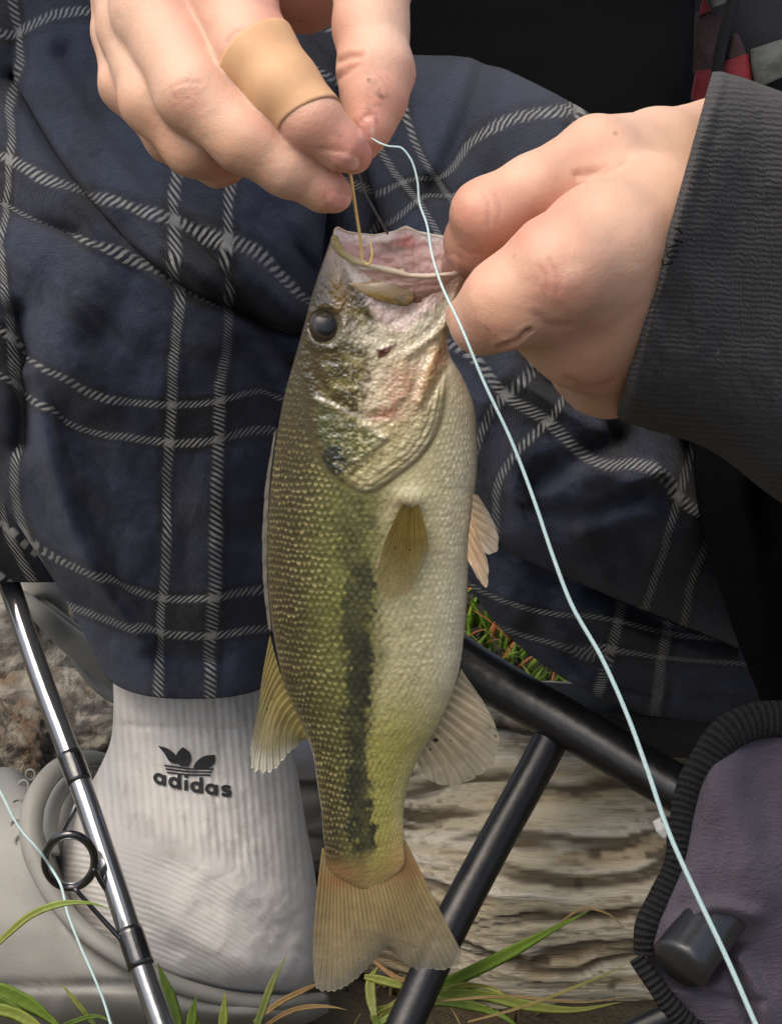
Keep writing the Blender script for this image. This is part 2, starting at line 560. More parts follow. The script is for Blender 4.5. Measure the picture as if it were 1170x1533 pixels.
VOX = 0.0008
LV, LF, LN = build_hand(lh_palm, lh_f, VOX, .009)
LV, LC, LG = skin_finish(LV, LF, LN,
    creases=[([(792, 494), (772, 510), (748, 518)], 3, 6), ([(800, 470), (826, 486), (850, 486)], 5, 1.6), ([(806, 396), (818, 418), (814, 444)], 3.2, 1.2), ([(820, 388), (834, 412), (832, 440)], 3.2, 1.2), ([(848, 566), (880, 580), (915, 572)], 5, 2.2), ([(862, 262), (905, 254), (935, 238)], 5, 3),
             ([(722, 290), (730, 312), (728, 340)], 3, 1.6), ([(738, 286), (746, 310), (744, 336)], 3, 1.2), ([(690, 372), (706, 380), (722, 372)], 3, 1.4)],
    reds=[(700, 310, 34, 60, 10, .55), (838, 430, 50, 34, -20, .5), (800, 330, 90, 26, -32, .55), (730, 500, 40, 26, 0, .35), (885, 560, 50, 30, 20, .25),
          (870, 215, 40, 24, 0, .2), (680, 400, 26, 40, 0, .5)],
    pales=[(980, 200, 90, 60, 0, .5), (850, 410, 24, 16, -20, .5), (705, 296, 20, 16, 0, .4), (940, 330, 80, 60, 0, .3)],
    tans=[(960, 520, 110, 90, 0, .7), (760, 470, 60, 50, 0, .5), (1000, 300, 120, 120, 0, .3)],
    nails=[(672, 404, 16, 24, 200)],
    dirt=[(730, 492, 7, 5, 0, .6), (786, 497, 12, 3, -40, .7), (921, 200, 3, 3, 0, .6), (770, 384, 4, 4, 0, .3)])
RV, RF, RN = build_hand(rh_palm, rh_f, VOX)
RV, RC, RG = skin_finish(RV, RF, RN,
    creases=[([(258, 130), (280, 122), (304, 124)], 2.2, 1.6), ([(256, 146), (278, 138), (300, 130)], 2.2, 1.4), ([(262, 160), (276, 146), (296, 138)], 2.2, 1.2),
             ([(340, 62), (352, 48), (372, 42)], 2.5, 1.6), ([(344, 74), (360, 54), (384, 48)], 2.5, 1.4),
             ([(504, 92), (522, 86), (540, 84)], 5, 4), ([(506, 118), (522, 106), (540, 96)], 4, 2.5),
             ([(478, 222), (500, 224), (520, 230)], 3, 1.5), ([(540, 180), (548, 172), (562, 172)], 3, 2.0)],
    reds=[(520, 225, 40, 30, 40, .55), (560, 130, 50, 60, 0, .45), (548, 185, 26, 40, 0, .6), (440, 30, 60, 50, 0, .75), (475, 190, 40, 40, 0, .45), (290, 40, 26, 120, -28, .35),
          (495, 292, 34, 22, 20, .5), (330, 262, 24, 18, 0, .4), (245, 50, 40, 30, 0, .25), (280, 150, 26, 20, 0, .3), (420, 190, 26, 80, -50, .3)],
    pales=[(200, 40, 50, 80, 0, .45), (575, 40, 36, 60, 0, .6), (340, 20, 40, 40, 0, .5), (262, 60, 40, 60, -25, .4), (172, 60, 20, 60, 0, .4)],
    tans=[(240, 215, 90, 60, 40, .6), (360, 240, 60, 40, 35, .5)],
    nails=[(516, 240, 24, 13, 22), (548, 195, 12, 20, 15), (508, 300, 20, 11, 12)],
    dirt=[(565, 128, 18, 30, 20, .28), (568, 148, 12, 9, -20, .75), (562, 178, 3.4, 3.2, 0, 1.0), (552, 118, 3, 6, 20, .8), (556, 135, 3, 3, 0, .6), (451, 33, 5, 3, -20, .8), (548, 165, 10, 4, -40, .5), (508, 202, 3, 2, 0, .4)])

# ---- the rest of the body, under the clothes
def W(px, py, d): return P(px, py, d).astype(np.float32)
hipc = np.array([0.05, 1.02, 0.37], np.float32)
def bc(*a): return [(np.asarray(p, np.float32), np.float32(r)) for p, r in a]
body_ch = [
    bc((hipc + np.array([0, .09, -.02], np.float32), .05), ((.05, 1.12, .52), .07), ((.05, 1.12, .66), .08), ((.05, 1.10, .73), .06), ((.05, 1.07, .80), .042), ((.05, 1.04, .86), .042)),
    bc(((-.05, 1.10, .70), .045), ((-.15, 1.0, .67), .038), ((-.20, .80, .59), .030), ((-.105, .63, .565), .025), (W(352, -420, .590), .022)),
    bc(((.15, 1.10, .70), .045), ((.27, .95, .63), .038), ((.31, .74, .51), .030), ((.18, .60, .475), .026), (W(1180, 420, .530), .022)),
    bc(((.0, 1.10, .34), .04), (W(190, 330, .815), .026), (W(255, 760, .825), .028), (W(295, 1080, .870), .022), (W(300, 1280, .893), .024)),
    bc((W(330, 1370, .893), .020), (W(160, 1420, .895), .018), (W(-40, 1440, .91), .016)),
    bc(((.12, 1.10, .34), .04), (W(900, 520, .80), .026), (W(1000, 900, .93), .020), (W(900, 1150, 1.12), .014), (W(520, 1190, 1.075), .016), (W(470, 1220, 1.07), .016)),
    bc(((.05, 1.03, .90), .072), ((.05, 1.025, .97), .078)),
]
def body_fn(q):
    f = None
    for ch in body_ch:
        g = chain_sdf(q, ch, 0.03)
        f = g if f is None else smin(f, g, 0.03)
    return f
allp = np.array([c[0] for ch in body_ch for c in ch]); allr = np.array([c[1] for ch in body_ch for c in ch])
BV, BF, BN = surface_nets(body_fn, (allp - allr[:, None]).min(0) - .02, (allp + allr[:, None]).max(0) + .02, 0.011)

k = NT('skin')
at = k.attr('Col'); co = k.coord()
fine = k.noise(co, 1400, 3, 0.7)
mid = k.noise(co, 420, 3, 0.6)
cc = k.mixc(k.math('MULTIPLY', fine, 0.16), at.outputs[0], (0.55, 0.24, 0.17))
rg = k.math('MULTIPLY_ADD', k.attr('gloss').outputs['Fac'], -0.22, 0.52)
k.p(Base_Color=cc, Roughness=rg, Subsurface_Weight=0.55, Subsurface_Radius=(1.0, 0.38, 0.22), Subsurface_Scale=0.0035, Specular_IOR_Level=0.42)
vor = k.n('ShaderNodeTexVoronoi', feature='DISTANCE_TO_EDGE'); vor.inputs['Scale'].default_value = 1500; k.l(co, vor.inputs['Vector'])
pore = k.math('MINIMUM', vor.outputs['Distance'], .16)
k.bump(k.math('ADD', k.math('ADD', k.math('MULTIPLY', fine, 0.5), mid), k.math('MULTIPLY', pore, .9)), 0.00018)
M_SKIN = k.m
nb, nl = len(BV), len(LV)
V = np.concatenate([BV, LV, RV]); Fa = np.concatenate([BF, LF + nb, RF + nb + nl])
C = np.concatenate([np.broadcast_to(SKIN, BV.shape), LC, RC]); G = np.concatenate([np.zeros(nb), LG, RG])
PERSON = mesh_obj('person', V, Fa, M_SKIN, col=C, extra={'gloss': G})
tag(PERSON, 'seated person in black jacket and navy plaid trousers holding up a fish', 'person')

# ---- sticking plaster round the index finger
ix = rh_f[0]
def plaster():
    # section along the index finger between two photo positions
    pts = spl([(383, 76, .4412), (405, 104, .4392), (430, 136, .4370), (463, 175, .4352)], 26)
    Wp = P(pts[:, 0], pts[:, 1], pts[:, 2])
    q = 40
    V = []
    t = np.gradient(Wp, axis=0); t /= np.linalg.norm(t, axis=1)[:, None]
    fwd = np.array([0, CP, -SP])
    a = np.linspace(0, 2 * np.pi, q, endpoint=False)
    for i in range(26):
        n1 = np.cross(t[i], fwd); n1 /= np.linalg.norm(n1); n2 = np.cross(n1, t[i])
        sh = 0.0022 * math.sin(0) 
        for k_, an in enumerate(a):
            dirv = math.cos(an) * n1 + math.sin(an) * n2
            base = Wp[i] + (0.0016 * math.cos(an) * (i / 25.0)) * t[i]
            # march out to the finger surface
            ss = np.linspace(0.002, 0.0135, 70, dtype=np.float32)
            pp = (base + ss[:, None] * dirv).astype(np.float32)
            f = chain_sdf(pp, ix, 0.003)
            j = np.argmax(f > 0) if (f > 0).any() else 69
            V.append(base + (ss[j] + 0.00042) * dirv)
    V = np.array(V).reshape(26, q, 3)
    # smooth the marching steps
    for _ in range(4):
        V[:, :] = 0.5 * V + 0.25 * (np.roll(V, 1, 1) + np.roll(V, -1, 1))
        V[1:-1] = 0.5 * V[1:-1] + 0.25 * (V[2:] + V[:-2])
    ctr = V.mean(1, keepdims=True)
    inner = ctr + (V - ctr) * 0.90
    outer = ctr + (V - ctr) * 1.006
    Vv = np.concatenate([inner[:1], outer, inner[-1:]]).reshape(-1, 3)
    return Vv, grid_faces(28, q, True)
k = NT('plaster_fabric'); co = k.coord()
wv = k.noise(co, 2600, 2)
k.p(Base_Color=k.ramp(k.noise(co, 160, 4), [(0.3, tuple(lin((188, 146, 106)))), (0.7, tuple(lin((198, 158, 118))))]), Roughness=0.62, Subsurface_Weight=0.1, Subsurface_Scale=0.002)
k.bump(wv, 0.00007)
V, Fq = plaster()
o = mesh_obj('sticking_plaster', V, Fq, k.m, PERSON)
tag(o, 'beige sticking plaster wrapped round the index finger')
# ------------------------------------------------------------------ the fish
FY = 0.4625                               # it hangs in an upright plane this far away
def fd(py, off=0.0):
    y = (766.5 - np.asarray(py, float)) / F_PX
    return (FY + off) / (CP + y * SP)
_b = lambda px_, py_: float(fd(py_)) * px_ / F_PX       # pixels to metres at the fish
fish_L = [(501, 352), (497, 378), (491, 398), (474, 425), (461, 460), (452, 500), (438, 545), (426, 590), (416, 640), (408, 700), (402, 760), (400, 830), (403, 900), (413, 970), (428, 1030), (450, 1080), (466, 1120), (473, 1160), (479, 1200), (485, 1245), (488, 1285), (506, 1316), (538, 1330)]
fish_R = [(712, 397), (708, 415), (697, 440), (684, 466), (672, 500), (672, 528), (688, 556), (706, 596), (713, 645), (714, 700), (708, 760), (702, 830), (699, 900), (694, 955), (686, 1008), (668, 1058), (646, 1103), (626, 1135), (613, 1168), (605, 1205), (602, 1246), (606, 1280), (592, 1312), (560, 1330)]
tt = np.linspace(0, 1, 23)
Lc = spl(fish_L, t=tt); Rc = spl(fish_R, t=tt)
thick = np.interp(tt, [0, .06, .15, .30, .42, .55, .70, .82, .90, .95, 1.0], [48, 52, 62, 72, 76, 72, 56, 34, 18, 7, 1.5])
frows = []
for i in range(23):
    yL, yR = Lc[i, 1], Rc[i, 1]
    th = thick[i]
    tf = tb = 0.0
    frows.append([*Lc[i], *Rc[i], float(fd(yL)), float(fd(yR)), _b(th, yL), _b(th, yL), tf, tb])

GILL = spl([(462, 600), (466, 640), (476, 676), (492, 704), (512, 720), (548, 736), (592, 712), (630, 680), (654, 640), (664, 600), (668, 560), (664, 530), (640, 560)], 60)
GILL_POLY = np.concatenate([GILL[:-8], [(676, 520), (664, 500), (730, 440), (740, 330), (480, 320), (440, 420), (425, 520), (452, 560)]])
OPERC = np.array([(472, 596), (520, 620), (577, 657), (556, 680), (532, 700), (509, 716), (488, 690), (474, 650)])
CHEEK = spl([(462, 520), (478, 575), (505, 604), (545, 622), (588, 618), (616, 594), (622, 560), (604, 530), (560, 505), (500, 470), (462, 520)], 50)
MEMB = spl([(512, 396), (540, 440), (575, 490), (600, 500), (640, 470), (676, 440), (690, 420), (640, 418), (560, 406), (512, 396)], 40)
EYE = (487, 488, 25)

def scale_lattice(a, b, sa, sb):
    """overlapping scales; a runs to the tail, b across. returns height 0..1, edge 0..1, id noise"""
    best = np.full(a.shape, 1e9); H = np.zeros(a.shape); E = np.zeros(a.shape); ID = np.zeros(a.shape); Q = np.zeros(a.shape)
    r0 = np.floor(a / sa)
    for dr in (-2, -1, 0, 1):
        row = r0 + dr
        off = 0.5 * np.mod(row, 2)
        for dc in (0, 1):
            c = np.floor(b / sb - off) + dc
            jx = _hash(row.astype(np.int64), c.astype(np.int64), np.zeros_like(row, np.int64), 5)
            jy = _hash(row.astype(np.int64), c.astype(np.int64), np.zeros_like(row, np.int64), 6)
            ca = (row + 0.30 * (jx - .5)) * sa; cb = (c + off + 0.22 * (jy - .5)) * sb
            u, v = (a - ca) / (sa * 1.35), (b - cb) / (sb * 0.62)
            rr = np.sqrt(np.where(u > 0, u * u, (u * 0.6) ** 2) + v * v)
            ins = (rr < 1.0) & (ca < best)
            best = np.where(ins, ca, best)
            H = np.where(ins, np.clip(0.25 + 0.75 * u, 0, 1) * (1 - 0.35 * v * v), H)
            E = np.where(ins, sstep(0.60, 0.98, rr) * (u > 0), E)
            Q = np.where(ins, np.exp(-((u - 0.42 + .30 * v * v) / 0.13) ** 2 - (v / 0.74) ** 2), Q)
            ID = np.where(ins, jx, ID)
    return H, E, ID, Q

def fish_disp(o):
    px, py, s, S = o['px'], o['py'], o['s'], o['S']
    u = float(fd(700)) / F_PX            # one pixel in metres
    f = sstep(0.0, 0.15, S)
    h = np.zeros_like(px)
    # scales, behind the gill cover
    gd = sdpoly(px, py, GILL_POLY)
    body = sstep(2, 14, gd) * sstep(1300, 1262, py)
    warp = 10 * s * s + 3 * fbm(px / 40, py / 40, 0, 2, 3)
    sa = np.interp(py, [650, 900, 1100, 1300], [9.6, 10.2, 8.6, 7.4]); sb = np.interp(py, [650, 900, 1100, 1300], [12.2, 12.6, 10.6, 9])
    th = np.arcsin(np.clip(s, -1, 1)) * 130
    warp = warp + 4.5 * fbm(px / 22, py / 22, 0, 2, 7)
    th = th + 4.0 * fbm(px / 18 + 5, py / 18, 0, 2, 8)
    sH, sE, sID, sQ = scale_lattice(py + warp, th * np.interp(py, [650, 900, 1100, 1300], [1.15, 1.15, 0.75, 0.55]), 9.8, 11.4)
    o['sc'] = (sH, sE, sID, body, gd, sQ)
    patch = .35 + .65 * sstep(-.4, .3, fbm(px / 34, py / 34, 0, 3, 27))
    o['patch'] = patch
    h += body * (sH * 1.5 - sE * .9) * (.35 + .65 * patch) * np.where(s > 0, 1 - .35 * sstep(0, .5, s), 1)
    # gill cover plate with its stepped edges
    gw = .12 + .88 * sstep(470, 560, px + .25 * (py - 640)); o['gw'] = gw
    h += 5.0 * gw * sstep(2.5, -6, gd + 3 * fbm(px / 16, py / 16, 0, 3, 29)) * sstep(-140, -5, -np.abs(gd))
    for k_, amp in ((8, 2.0), (17, 1.6)):
        h += amp * sstep(-k_ + 2, -k_ - 2, gd) * sstep(560, 620, py) * sstep(560, 640, px + 0.3 * py - 120)
    od = sdpoly(px, py, OPERC); h += 2.0 * sstep(2, -6, od)
    cd = sdpoly(px, py, CHEEK); h += 5 * sstep(2, -14, cd)
    head = sstep(4, -10, gd)
    h += head * (2.0 * fbm(px / 9, py / 9, 0, 3, 31) + 1.4 * fbm(px / 3.5, py / 3.5, 0, 2, 41)) * sstep(395, 450, py)
    md = sdpoly(px, py, MEMB); h -= 9 * sstep(4, -26, md)
    h += 1.5 * fbm((px + py) / 14, (py - px) / 40, 0, 3, 8) * sstep(4, -10, md)
    # folds running to the jaw corner
    for pts, wd, am in (([(690, 430), (664, 500), (640, 560), (628, 600)], 9, 7), ([(700, 425), (676, 470), (652, 500), (610, 530)], 7, 6), ([(640, 600), (668, 545), (672, 500)], 6, -6), ([(540, 470), (580, 486), (610, 470), (660, 430)], 6, -4),
                        ([(470, 596), (520, 618), (577, 656)], 5, 3.2), ([(577, 656), (545, 690), (510, 716)], 5, 2), ([(700, 300 + 140), (690, 500)], 5, 3)):
        dd, _ = polydist(px, py, spl(pts, 20), False); h += am * np.exp(-(dd / wd) ** 2)
    # eye socket, brow
    ed = np.hypot((px - EYE[0]) / 1.0, (py - EYE[1]) / 1.05)
    h += 3 * np.exp(-((ed - 30) / 8) ** 2) - 14 * sstep(28, 14, ed)
    h += 5 * np.exp(-(((px - 505) / 10) ** 2 + ((py - 430) / 26) ** 2))
    # pectoral shoulder
    h += 8 * blob(px, py, 615, 748, 24, 18)
    h *= f
    # the open mouth: near and far rim
    tq = o['t']; wq = sstep(.105, 0.0, tq)
    nr = np.interp(px, [497, 502, 512, 530, 560, 590, 612, 640, 675, 700, 714], [350, 364, 378, 390, 399, 406, 412, 413, 410, 403, 396])
    fr_ = np.interp(px, [497, 505, 520, 560, 590, 607, 625, 665, 700, 714], [347, 341, 348, 353, 347, 341, 348, 356, 376, 394])
    dy = np.where(S >= 0, nr - py, fr_ - py) * wq * sstep(0, .12, np.abs(S))
    # flare of the jaws
    return h * u, 0 * px, dy

nT = 760
tr = np.linspace(0, 1, nT)
FISH = empty('fish', tuple(P(540, 1480, float(fd(1480)))))
lf = loft(frows, nT, 620, disp=fish_disp, sup=0.9, cap=(False, True), trange=tr)
px, py, s, S = lf['px'], lf['py'], lf['s'], lf['S']
sH, sE, sID, body, gd, sQ = lf['sc']; patch = lf['patch']; gw = lf['gw']
dors, ol, mid_, yel, cream, belly = [lin(c) for c in ((62, 56, 37), (86, 82, 50), (116, 116, 68), (168, 162, 96), (194, 186, 144), (210, 202, 172))]
wob = 0.05 * fbm(px / 30, py / 30, 0, 3, 12) + 0.02 * (sID - .5)
sn = s + wob
c = np.broadcast_to(dors, px.shape + (3,)).copy()
low = sstep(980, 1120, py)
c = mix(c, ol, sstep(-0.75, -0.45, sn))
c = mix(c, mid_, sstep(-0.5, -0.25, sn) * 0.85)
c = mix(c, mix(np.broadcast_to(cream, c.shape), yel, low), sstep(-0.02 - .06 * low, 0.32 - .18 * low, sn))
c = mix(c, mix(np.broadcast_to(belly, c.shape), lin((190, 178, 120)), low), sstep(0.5, 0.95, sn))
c = mix(c, lin((150, 148, 70)), (sstep(1060, 1120, py) * sstep(.02, .12, sn) * sstep(.98, .6, sn)) * 0.35)
# dark stripe along the flank
sx = np.interp(py, [700, 800, 900, 1000, 1100, 1200, 1300], [520, 530, 536, 537, 533, 537, 548])
sw = np.interp(py, [700, 800, 900, 1000, 1100, 1200, 1300], [26, 26, 22, 22, 19, 19, 18]) * (1 + 0.35 * fbm(py / 28, px * 0 + 3, 0, 3, 77))
stp = np.interp(py, [690, 780, 880, 960, 1300], [0.25, 0.5, 0.72, 0.9, 0.95])
edge = (px - sx + 7 * fbm(px / 7, py / 7, 0, 2, 51) + 6 * (sID - .5)) / sw
blot = fbm(px / 30, py / 26, 0, 3, 177)
soft = .92 - np.abs(edge) + .8 * (sID - .5) + .5 * blot
stripe = sstep(-.12, .22, soft) * np.clip(stp + .35 * blot, 0, 1) * sstep(1322, 1285, py)
c = mix(c, lin((44, 48, 42)), stripe * body)
# greener skin between stripe and back
c = mix(c, lin((110, 116, 58)), body * blob(px, py, 490, 900, 32, 220) * 0.42)
# scale relief colours: each scale pale at the centre, dark at its rim
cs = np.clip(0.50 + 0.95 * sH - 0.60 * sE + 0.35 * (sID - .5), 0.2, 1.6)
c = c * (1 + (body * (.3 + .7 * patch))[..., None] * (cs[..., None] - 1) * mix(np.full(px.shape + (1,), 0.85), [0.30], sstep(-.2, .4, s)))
stk = fbm(px / 16, py / 5, 0, 3, 93)
c = c * (1 + .22 * body * stk)[..., None]
dot = sQ * body
dot = dot * (.25 + .75 * patch)
c = mix(c, lin((178, 166, 116)), dot * sstep(-0.2, -0.5, s) * (0.30 + 0.6 * sID))
c = mix(c, lin((196, 194, 120)), dot * sstep(-0.5, -0.2, s) * sstep(0.2, -0.1, s) * 0.35 * (1 - stripe))
c = mix(c, lin((244, 236, 206)), dot * sstep(0.25, 0.6, s) * (0.25 + 0.75 * (sID > .55)) * sstep(1060, 900, py))
# speckles
spk = sstep(0.34, 0.5, fbm(px / 10, py / 10, 0, 3, 91))
c = mix(c, lin((70, 66, 48)), spk * 0.35 * sstep(0.55, 0.1, np.abs(s - .15)) * body)
# head
head = sstep(3, -4, gd)
hc = mix(np.broadcast_to(lin((78, 70, 42)), c.shape), lin((124, 114, 70)), sstep(-.1, .4, fbm(px / 18, py / 18, 0, 3, 15)))
hx = (px - np.interp(py, [400, 500, 600, 700], [470, 470, 455, 440])) / 180
hc = mix(hc, lin((70, 60, 36)), sstep(0.22, 0.02, hx))
hc = mix(hc, lin((208, 198, 166)), sstep(0.40, 0.64, hx + .14 * fbm(px / 16, py / 16, 0, 3, 16)))
hc = mix(hc, lin((170, 160, 112)), sstep(4, -6, sdpoly(px, py, spl([(480, 604), (575, 655), (510, 718), (552, 734), (610, 694), (650, 640), (664, 580), (640, 560), (610, 620), (560, 634), (480, 604)], 60))) * .8)
hc = mix(hc, lin((84, 88, 56)), sstep(1, -7, sdpoly(px, py, OPERC)) * 0.9)
hc = mix(hc, lin((120, 118, 66)), blob(px, py, 545, 668, 22, 26, -40) * 0.7)
hc = mix(hc, lin((40, 46, 42)), sstep(1.15, 0.75, np.hypot((px - 499) / 20, (py - 690) / 25)) * 0.95)
hc = mix(hc, lin((186, 122, 98)), blob(px, py, 600, 580, 30, 46, 20) * 0.7 + blob(px, py, 575, 620, 26, 10, -15) * 0.6)
hc = mix(hc, lin((214, 206, 182)), blob(px, py, 560, 508, 52, 16, 12) * 0.75)
hc = mix(hc, lin((232, 228, 206)), blob(px, py, 640, 482, 28, 18, -40) * 0.95)
pk = lin((214, 194, 184))
hc = mix(hc, pk, sstep(5, -10, sdpoly(px, py, MEMB)))
hc = mix(hc, lin((214, 200, 186)), sstep(4, -4, sdpoly(px, py, np.array([(506, 372), (560, 402), (612, 410), (604, 420), (530, 428)]))) * .8)
hc = mix(hc, lin((206, 158, 116)), blob(px, py, 650, 548, 12, 46, 24) * 0.9 + blob(px, py, 690, 470, 16, 44, 28) * 0.6)
hc = mix(hc, lin((196, 150, 96)), blob(px, py, 660, 432, 34, 12, -20) * .6)
hc = mix(hc, lin((206, 166, 140)), blob(px, py, 696, 428, 30, 30) * .8)
hc = mix(hc, lin((212, 204, 170)), blob(px, py, 640, 640, 22, 60, 24) * .6)
hc = mix(hc, lin((150, 118, 60)), blob(px, py, 508, 436, 16, 34, -8) * 0.75)
hc = mix(hc, lin((186, 150, 126)), blob(px, py, 502, 378, 18, 26) * 0.85)
hc = mix(hc, lin((78, 62, 38)), blob(px, py, 480, 430, 22, 34, 20) * .8 * sstep(-.35, .25, fbm(px / 8, py / 8, 0, 3, 66)))
spx = sstep(0.14, 0.34, fbm(px / 7, py / 7, 0, 3, 61))
hc = mix(hc, lin((214, 204, 160)), spx * 0.5 * sstep(.15, .5, hx) * sstep(470, 510, py))
spx2 = sstep(0.22, 0.4, fbm(px / 9 + 30, py / 6, 0, 3, 62))
hc = mix(hc, lin((58, 48, 28)), spx2 * 0.45 * sstep(.75, .45, hx))
sw_ = fbm(gd / 5, (px + py) / 60, 0, 3, 57)
hc = hc * (1 + .45 * (sw_ * sstep(-60, -5, gd) * sstep(560, 620, px + .2 * py - 110)))[..., None]
c = mix(c, hc, head)
# dark line behind the gill cover, torn red wound on the cheek
c = mix(c, lin((96, 84, 56)), np.exp(-((gd - 2) / 3.2) ** 2) * 0.75 * sstep(520, 640, py) * gw)
c = mix(c, lin((66, 58, 36)), blob(px, py, 448, 590, 26, 90, 8) * .7)
dl, _ = polydist(px, py, spl([(474, 595), (520, 617), (577, 656)], 20), False)
c = mix(c, lin((206, 200, 172)), np.exp(-(dl / 4.0) ** 2) * .45 * (.4 + .6 * sstep(-.3, .3, fbm(px / 12, py / 12, 0, 2, 5))))
dl, _ = polydist(px, py, spl([(577, 656), (546, 690), (512, 718)], 20), False)
c = mix(c, lin((78, 70, 40)), np.exp(-(dl / 3.4) ** 2) * .45)
for k_ in (-9, -18):
    c = mix(c, lin((120, 104, 76)), np.exp(-((gd - k_) / 2.0) ** 2) * 0.5 * sstep(560, 620, py) * sstep(560, 620, px))
wd = sdpoly(px, py, np.array([(563, 524), (578, 520), (593, 515), (584, 526), (576, 534), (567, 538)]))
c = mix(c, lin((84, 36, 20)), sstep(2, -2, wd))
# tail root
c = mix(c, lin((138, 116, 76)), sstep(1270, 1320, py + 8 * fbm(px / 14, py / 14, 0, 3, 3)) * .8)
c = mix(c, lin((172, 118, 78)), (blob(px, py, 606, 1285, 26, 40) * .5 + blob(px, py, 505, 1305, 34, 14) * .4))
c = mix(c, lin((92, 72, 56)), blob(px, py, 606, 758, 24, 14, 20) * .75)
c = mix(c, lin((208, 202, 160)), blob(px, py, 626, 738, 18, 12, -20) * .7)
back = (S < 0)
FC = c
k = NT('fish_skin'); at = k.attr('Col'); co = k.coord()
nz = k.noise(co, 900, 3)
k.p(Base_Color=at.outputs[0], Roughness=k.math('MULTIPLY_ADD', nz, 0.25, 0.20), Specular_IOR_Level=0.55, Subsurface_Weight=0.08, Subsurface_Scale=0.002, Coat_Weight=0.9, Coat_Roughness=0.10)
k.bump(nz, 0.00025)
M_FISH = k.m
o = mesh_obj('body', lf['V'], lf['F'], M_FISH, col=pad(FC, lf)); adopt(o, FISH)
FISH_LF = lf
tag(FISH, 'olive and yellow bass with a dark side stripe hanging by its jaw', 'fish')

def front_depth(lf, x, y):
    """depth of the front of a loft at photo pixels (nearest sample)"""
    f = lf['front']
    X, Y, D = lf['px'][f][::3], lf['py'][f][::3], lf['d'][f][::3]
    x, y = np.ravel(x), np.ravel(y)
    near = (X > x.min() - 60) & (X < x.max() + 60) & (Y > y.min() - 60) & (Y < y.max() + 60)
    X, Y, D = X[near], Y[near], D[near]
    out = np.empty(len(x))
    for i in range(len(x)):
        out[i] = D[np.argmin((X - x[i]) ** 2 + (Y - y[i]) ** 2)]
    return out

# mouth lining: from the rim inwards and down to the throat
m = lf['m']
rim = lf['V'][:m]
rx, ry, rd = lf['px'][0], lf['py'][0], lf['d'][0]
cx, cy = 622, 378
rings = []; mc = []
for k_ in range(26):
    v = k_ / 25.0
    sh = 1 - 0.75 * v ** 1.4
    X = cx + (rx - cx) * sh; Y = cy + (ry - cy) * sh * (1 - .5 * v) + 78 * v ** 1.2
    dm = rd.mean()
    D = dm + (rd - dm) * (0.96 - 0.6 * v ** 1.5) + 0.002 * v
    nzv = fbm(X / 20, Y / 7 + k_ * .1, 0, 3, 71)
    D = D + 0.0012 * nzv * min(k_, 3) / 3
    rings.append(P(X, Y, D))
    cc = mix(np.broadcast_to(lin((226, 212, 204)), X.shape + (3,)), lin((210, 172, 160)), sstep(.02, .35, v + .22 * nzv))
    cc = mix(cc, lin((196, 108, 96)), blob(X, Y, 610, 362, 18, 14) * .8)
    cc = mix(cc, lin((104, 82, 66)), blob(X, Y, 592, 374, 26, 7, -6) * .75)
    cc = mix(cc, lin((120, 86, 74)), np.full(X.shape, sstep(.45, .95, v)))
    mc.append(cc)
k = NT('fish_mouth'); at = k.attr('Col'); co = k.coord()
k.p(Base_Color=at.outputs[0], Roughness=0.28, Subsurface_Weight=0.3, Subsurface_Scale=0.003, Subsurface_Radius=(1, .4, .3))
k.bump(k.noise(co, 500, 4), 0.0005)
M_MOUTH = k.m
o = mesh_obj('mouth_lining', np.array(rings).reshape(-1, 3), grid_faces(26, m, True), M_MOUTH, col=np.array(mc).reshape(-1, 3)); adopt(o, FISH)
# lip: a roll of skin all round the rim
st = 4
lp = rim[::st]
lpx = rx[::st]; Sx = lf['S'][0][::st]
lr = np.where(Sx > 0, np.interp(lpx, [500, 520, 600, 660, 712], [7.0, 5.5, 3.8, 3.0, 3.0]), np.interp(lpx, [500, 600, 607, 625, 712], [2, 2, 5, 2.6, 2.4])) * float(fd(380)) / F_PX
lr *= 1 + .35 * fbm(lpx / 12, Sx * 3, 0, 2, 33)
V, Fq = tube(lp, lr, 12, closed=True)
lc = mix(np.broadcast_to(lin((206, 192, 166)), (len(lp), 3)), lin((158, 146, 92)), sstep(560, 510, lpx) * (Sx > 0))
lc = mix(lc, lin((222, 208, 190)), sstep(600, 640, lpx))
k = NT('fish_lip'); at = k.attr('Col')
k.p(Base_Color=at.outputs[0], Roughness=0.3, Subsurface_Weight=0.25, Subsurface_Scale=0.002); k.bump(k.noise(k.coord(), 700, 3), 0.0003)
o = mesh_obj('lip', V, Fq, k.m, col=np.repeat(lc, 12, 0)); adopt(o, FISH)
# far cheek bump of the jaw hinge inside the mouth
# maxilla: the blade shaped bone beside the mouth
def plate(name, outline, dfun, thick_px, mat, colfn, parent, nr=16, na=90, dome=6.0, twist=None):
    ol_ = spl(list(outline) + [outline[0]], na + 1)[:-1]
    c0 = ol_.mean(0)
    Vf, Cf = [], []
    vs_ = np.linspace(0, 1, nr)
    for v in vs_:
        q = c0 + (ol_ - c0) * v
        z = dome * (1 - v ** 2.2)
        u = float(fd(c0[1])) / F_PX
        d0 = dfun(q[:, 0], q[:, 1]) if callable(dfun) else dfun
        Vf.append((q, d0 - z * u)); Cf.append(colfn(q[:, 0], q[:, 1], v))
    pts = np.array([P(q[:, 0], q[:, 1], d) for q, d in Vf])
    n0 = nr * na
    bk = np.array([P(q[:, 0], q[:, 1], d + thick_px * u) for q, d in Vf])
    Vv = np.concatenate([pts.reshape(-1, 3), bk[::-1].reshape(-1, 3)])
    Fq = grid_faces(nr * 2, na, True)
    CC = np.concatenate([np.array(Cf).reshape(-1, 3), np.array(Cf)[::-1].reshape(-1, 3)])
    o = mesh_obj(name, Vv, Fq, mat, col=CC); adopt(o, parent)
    return o
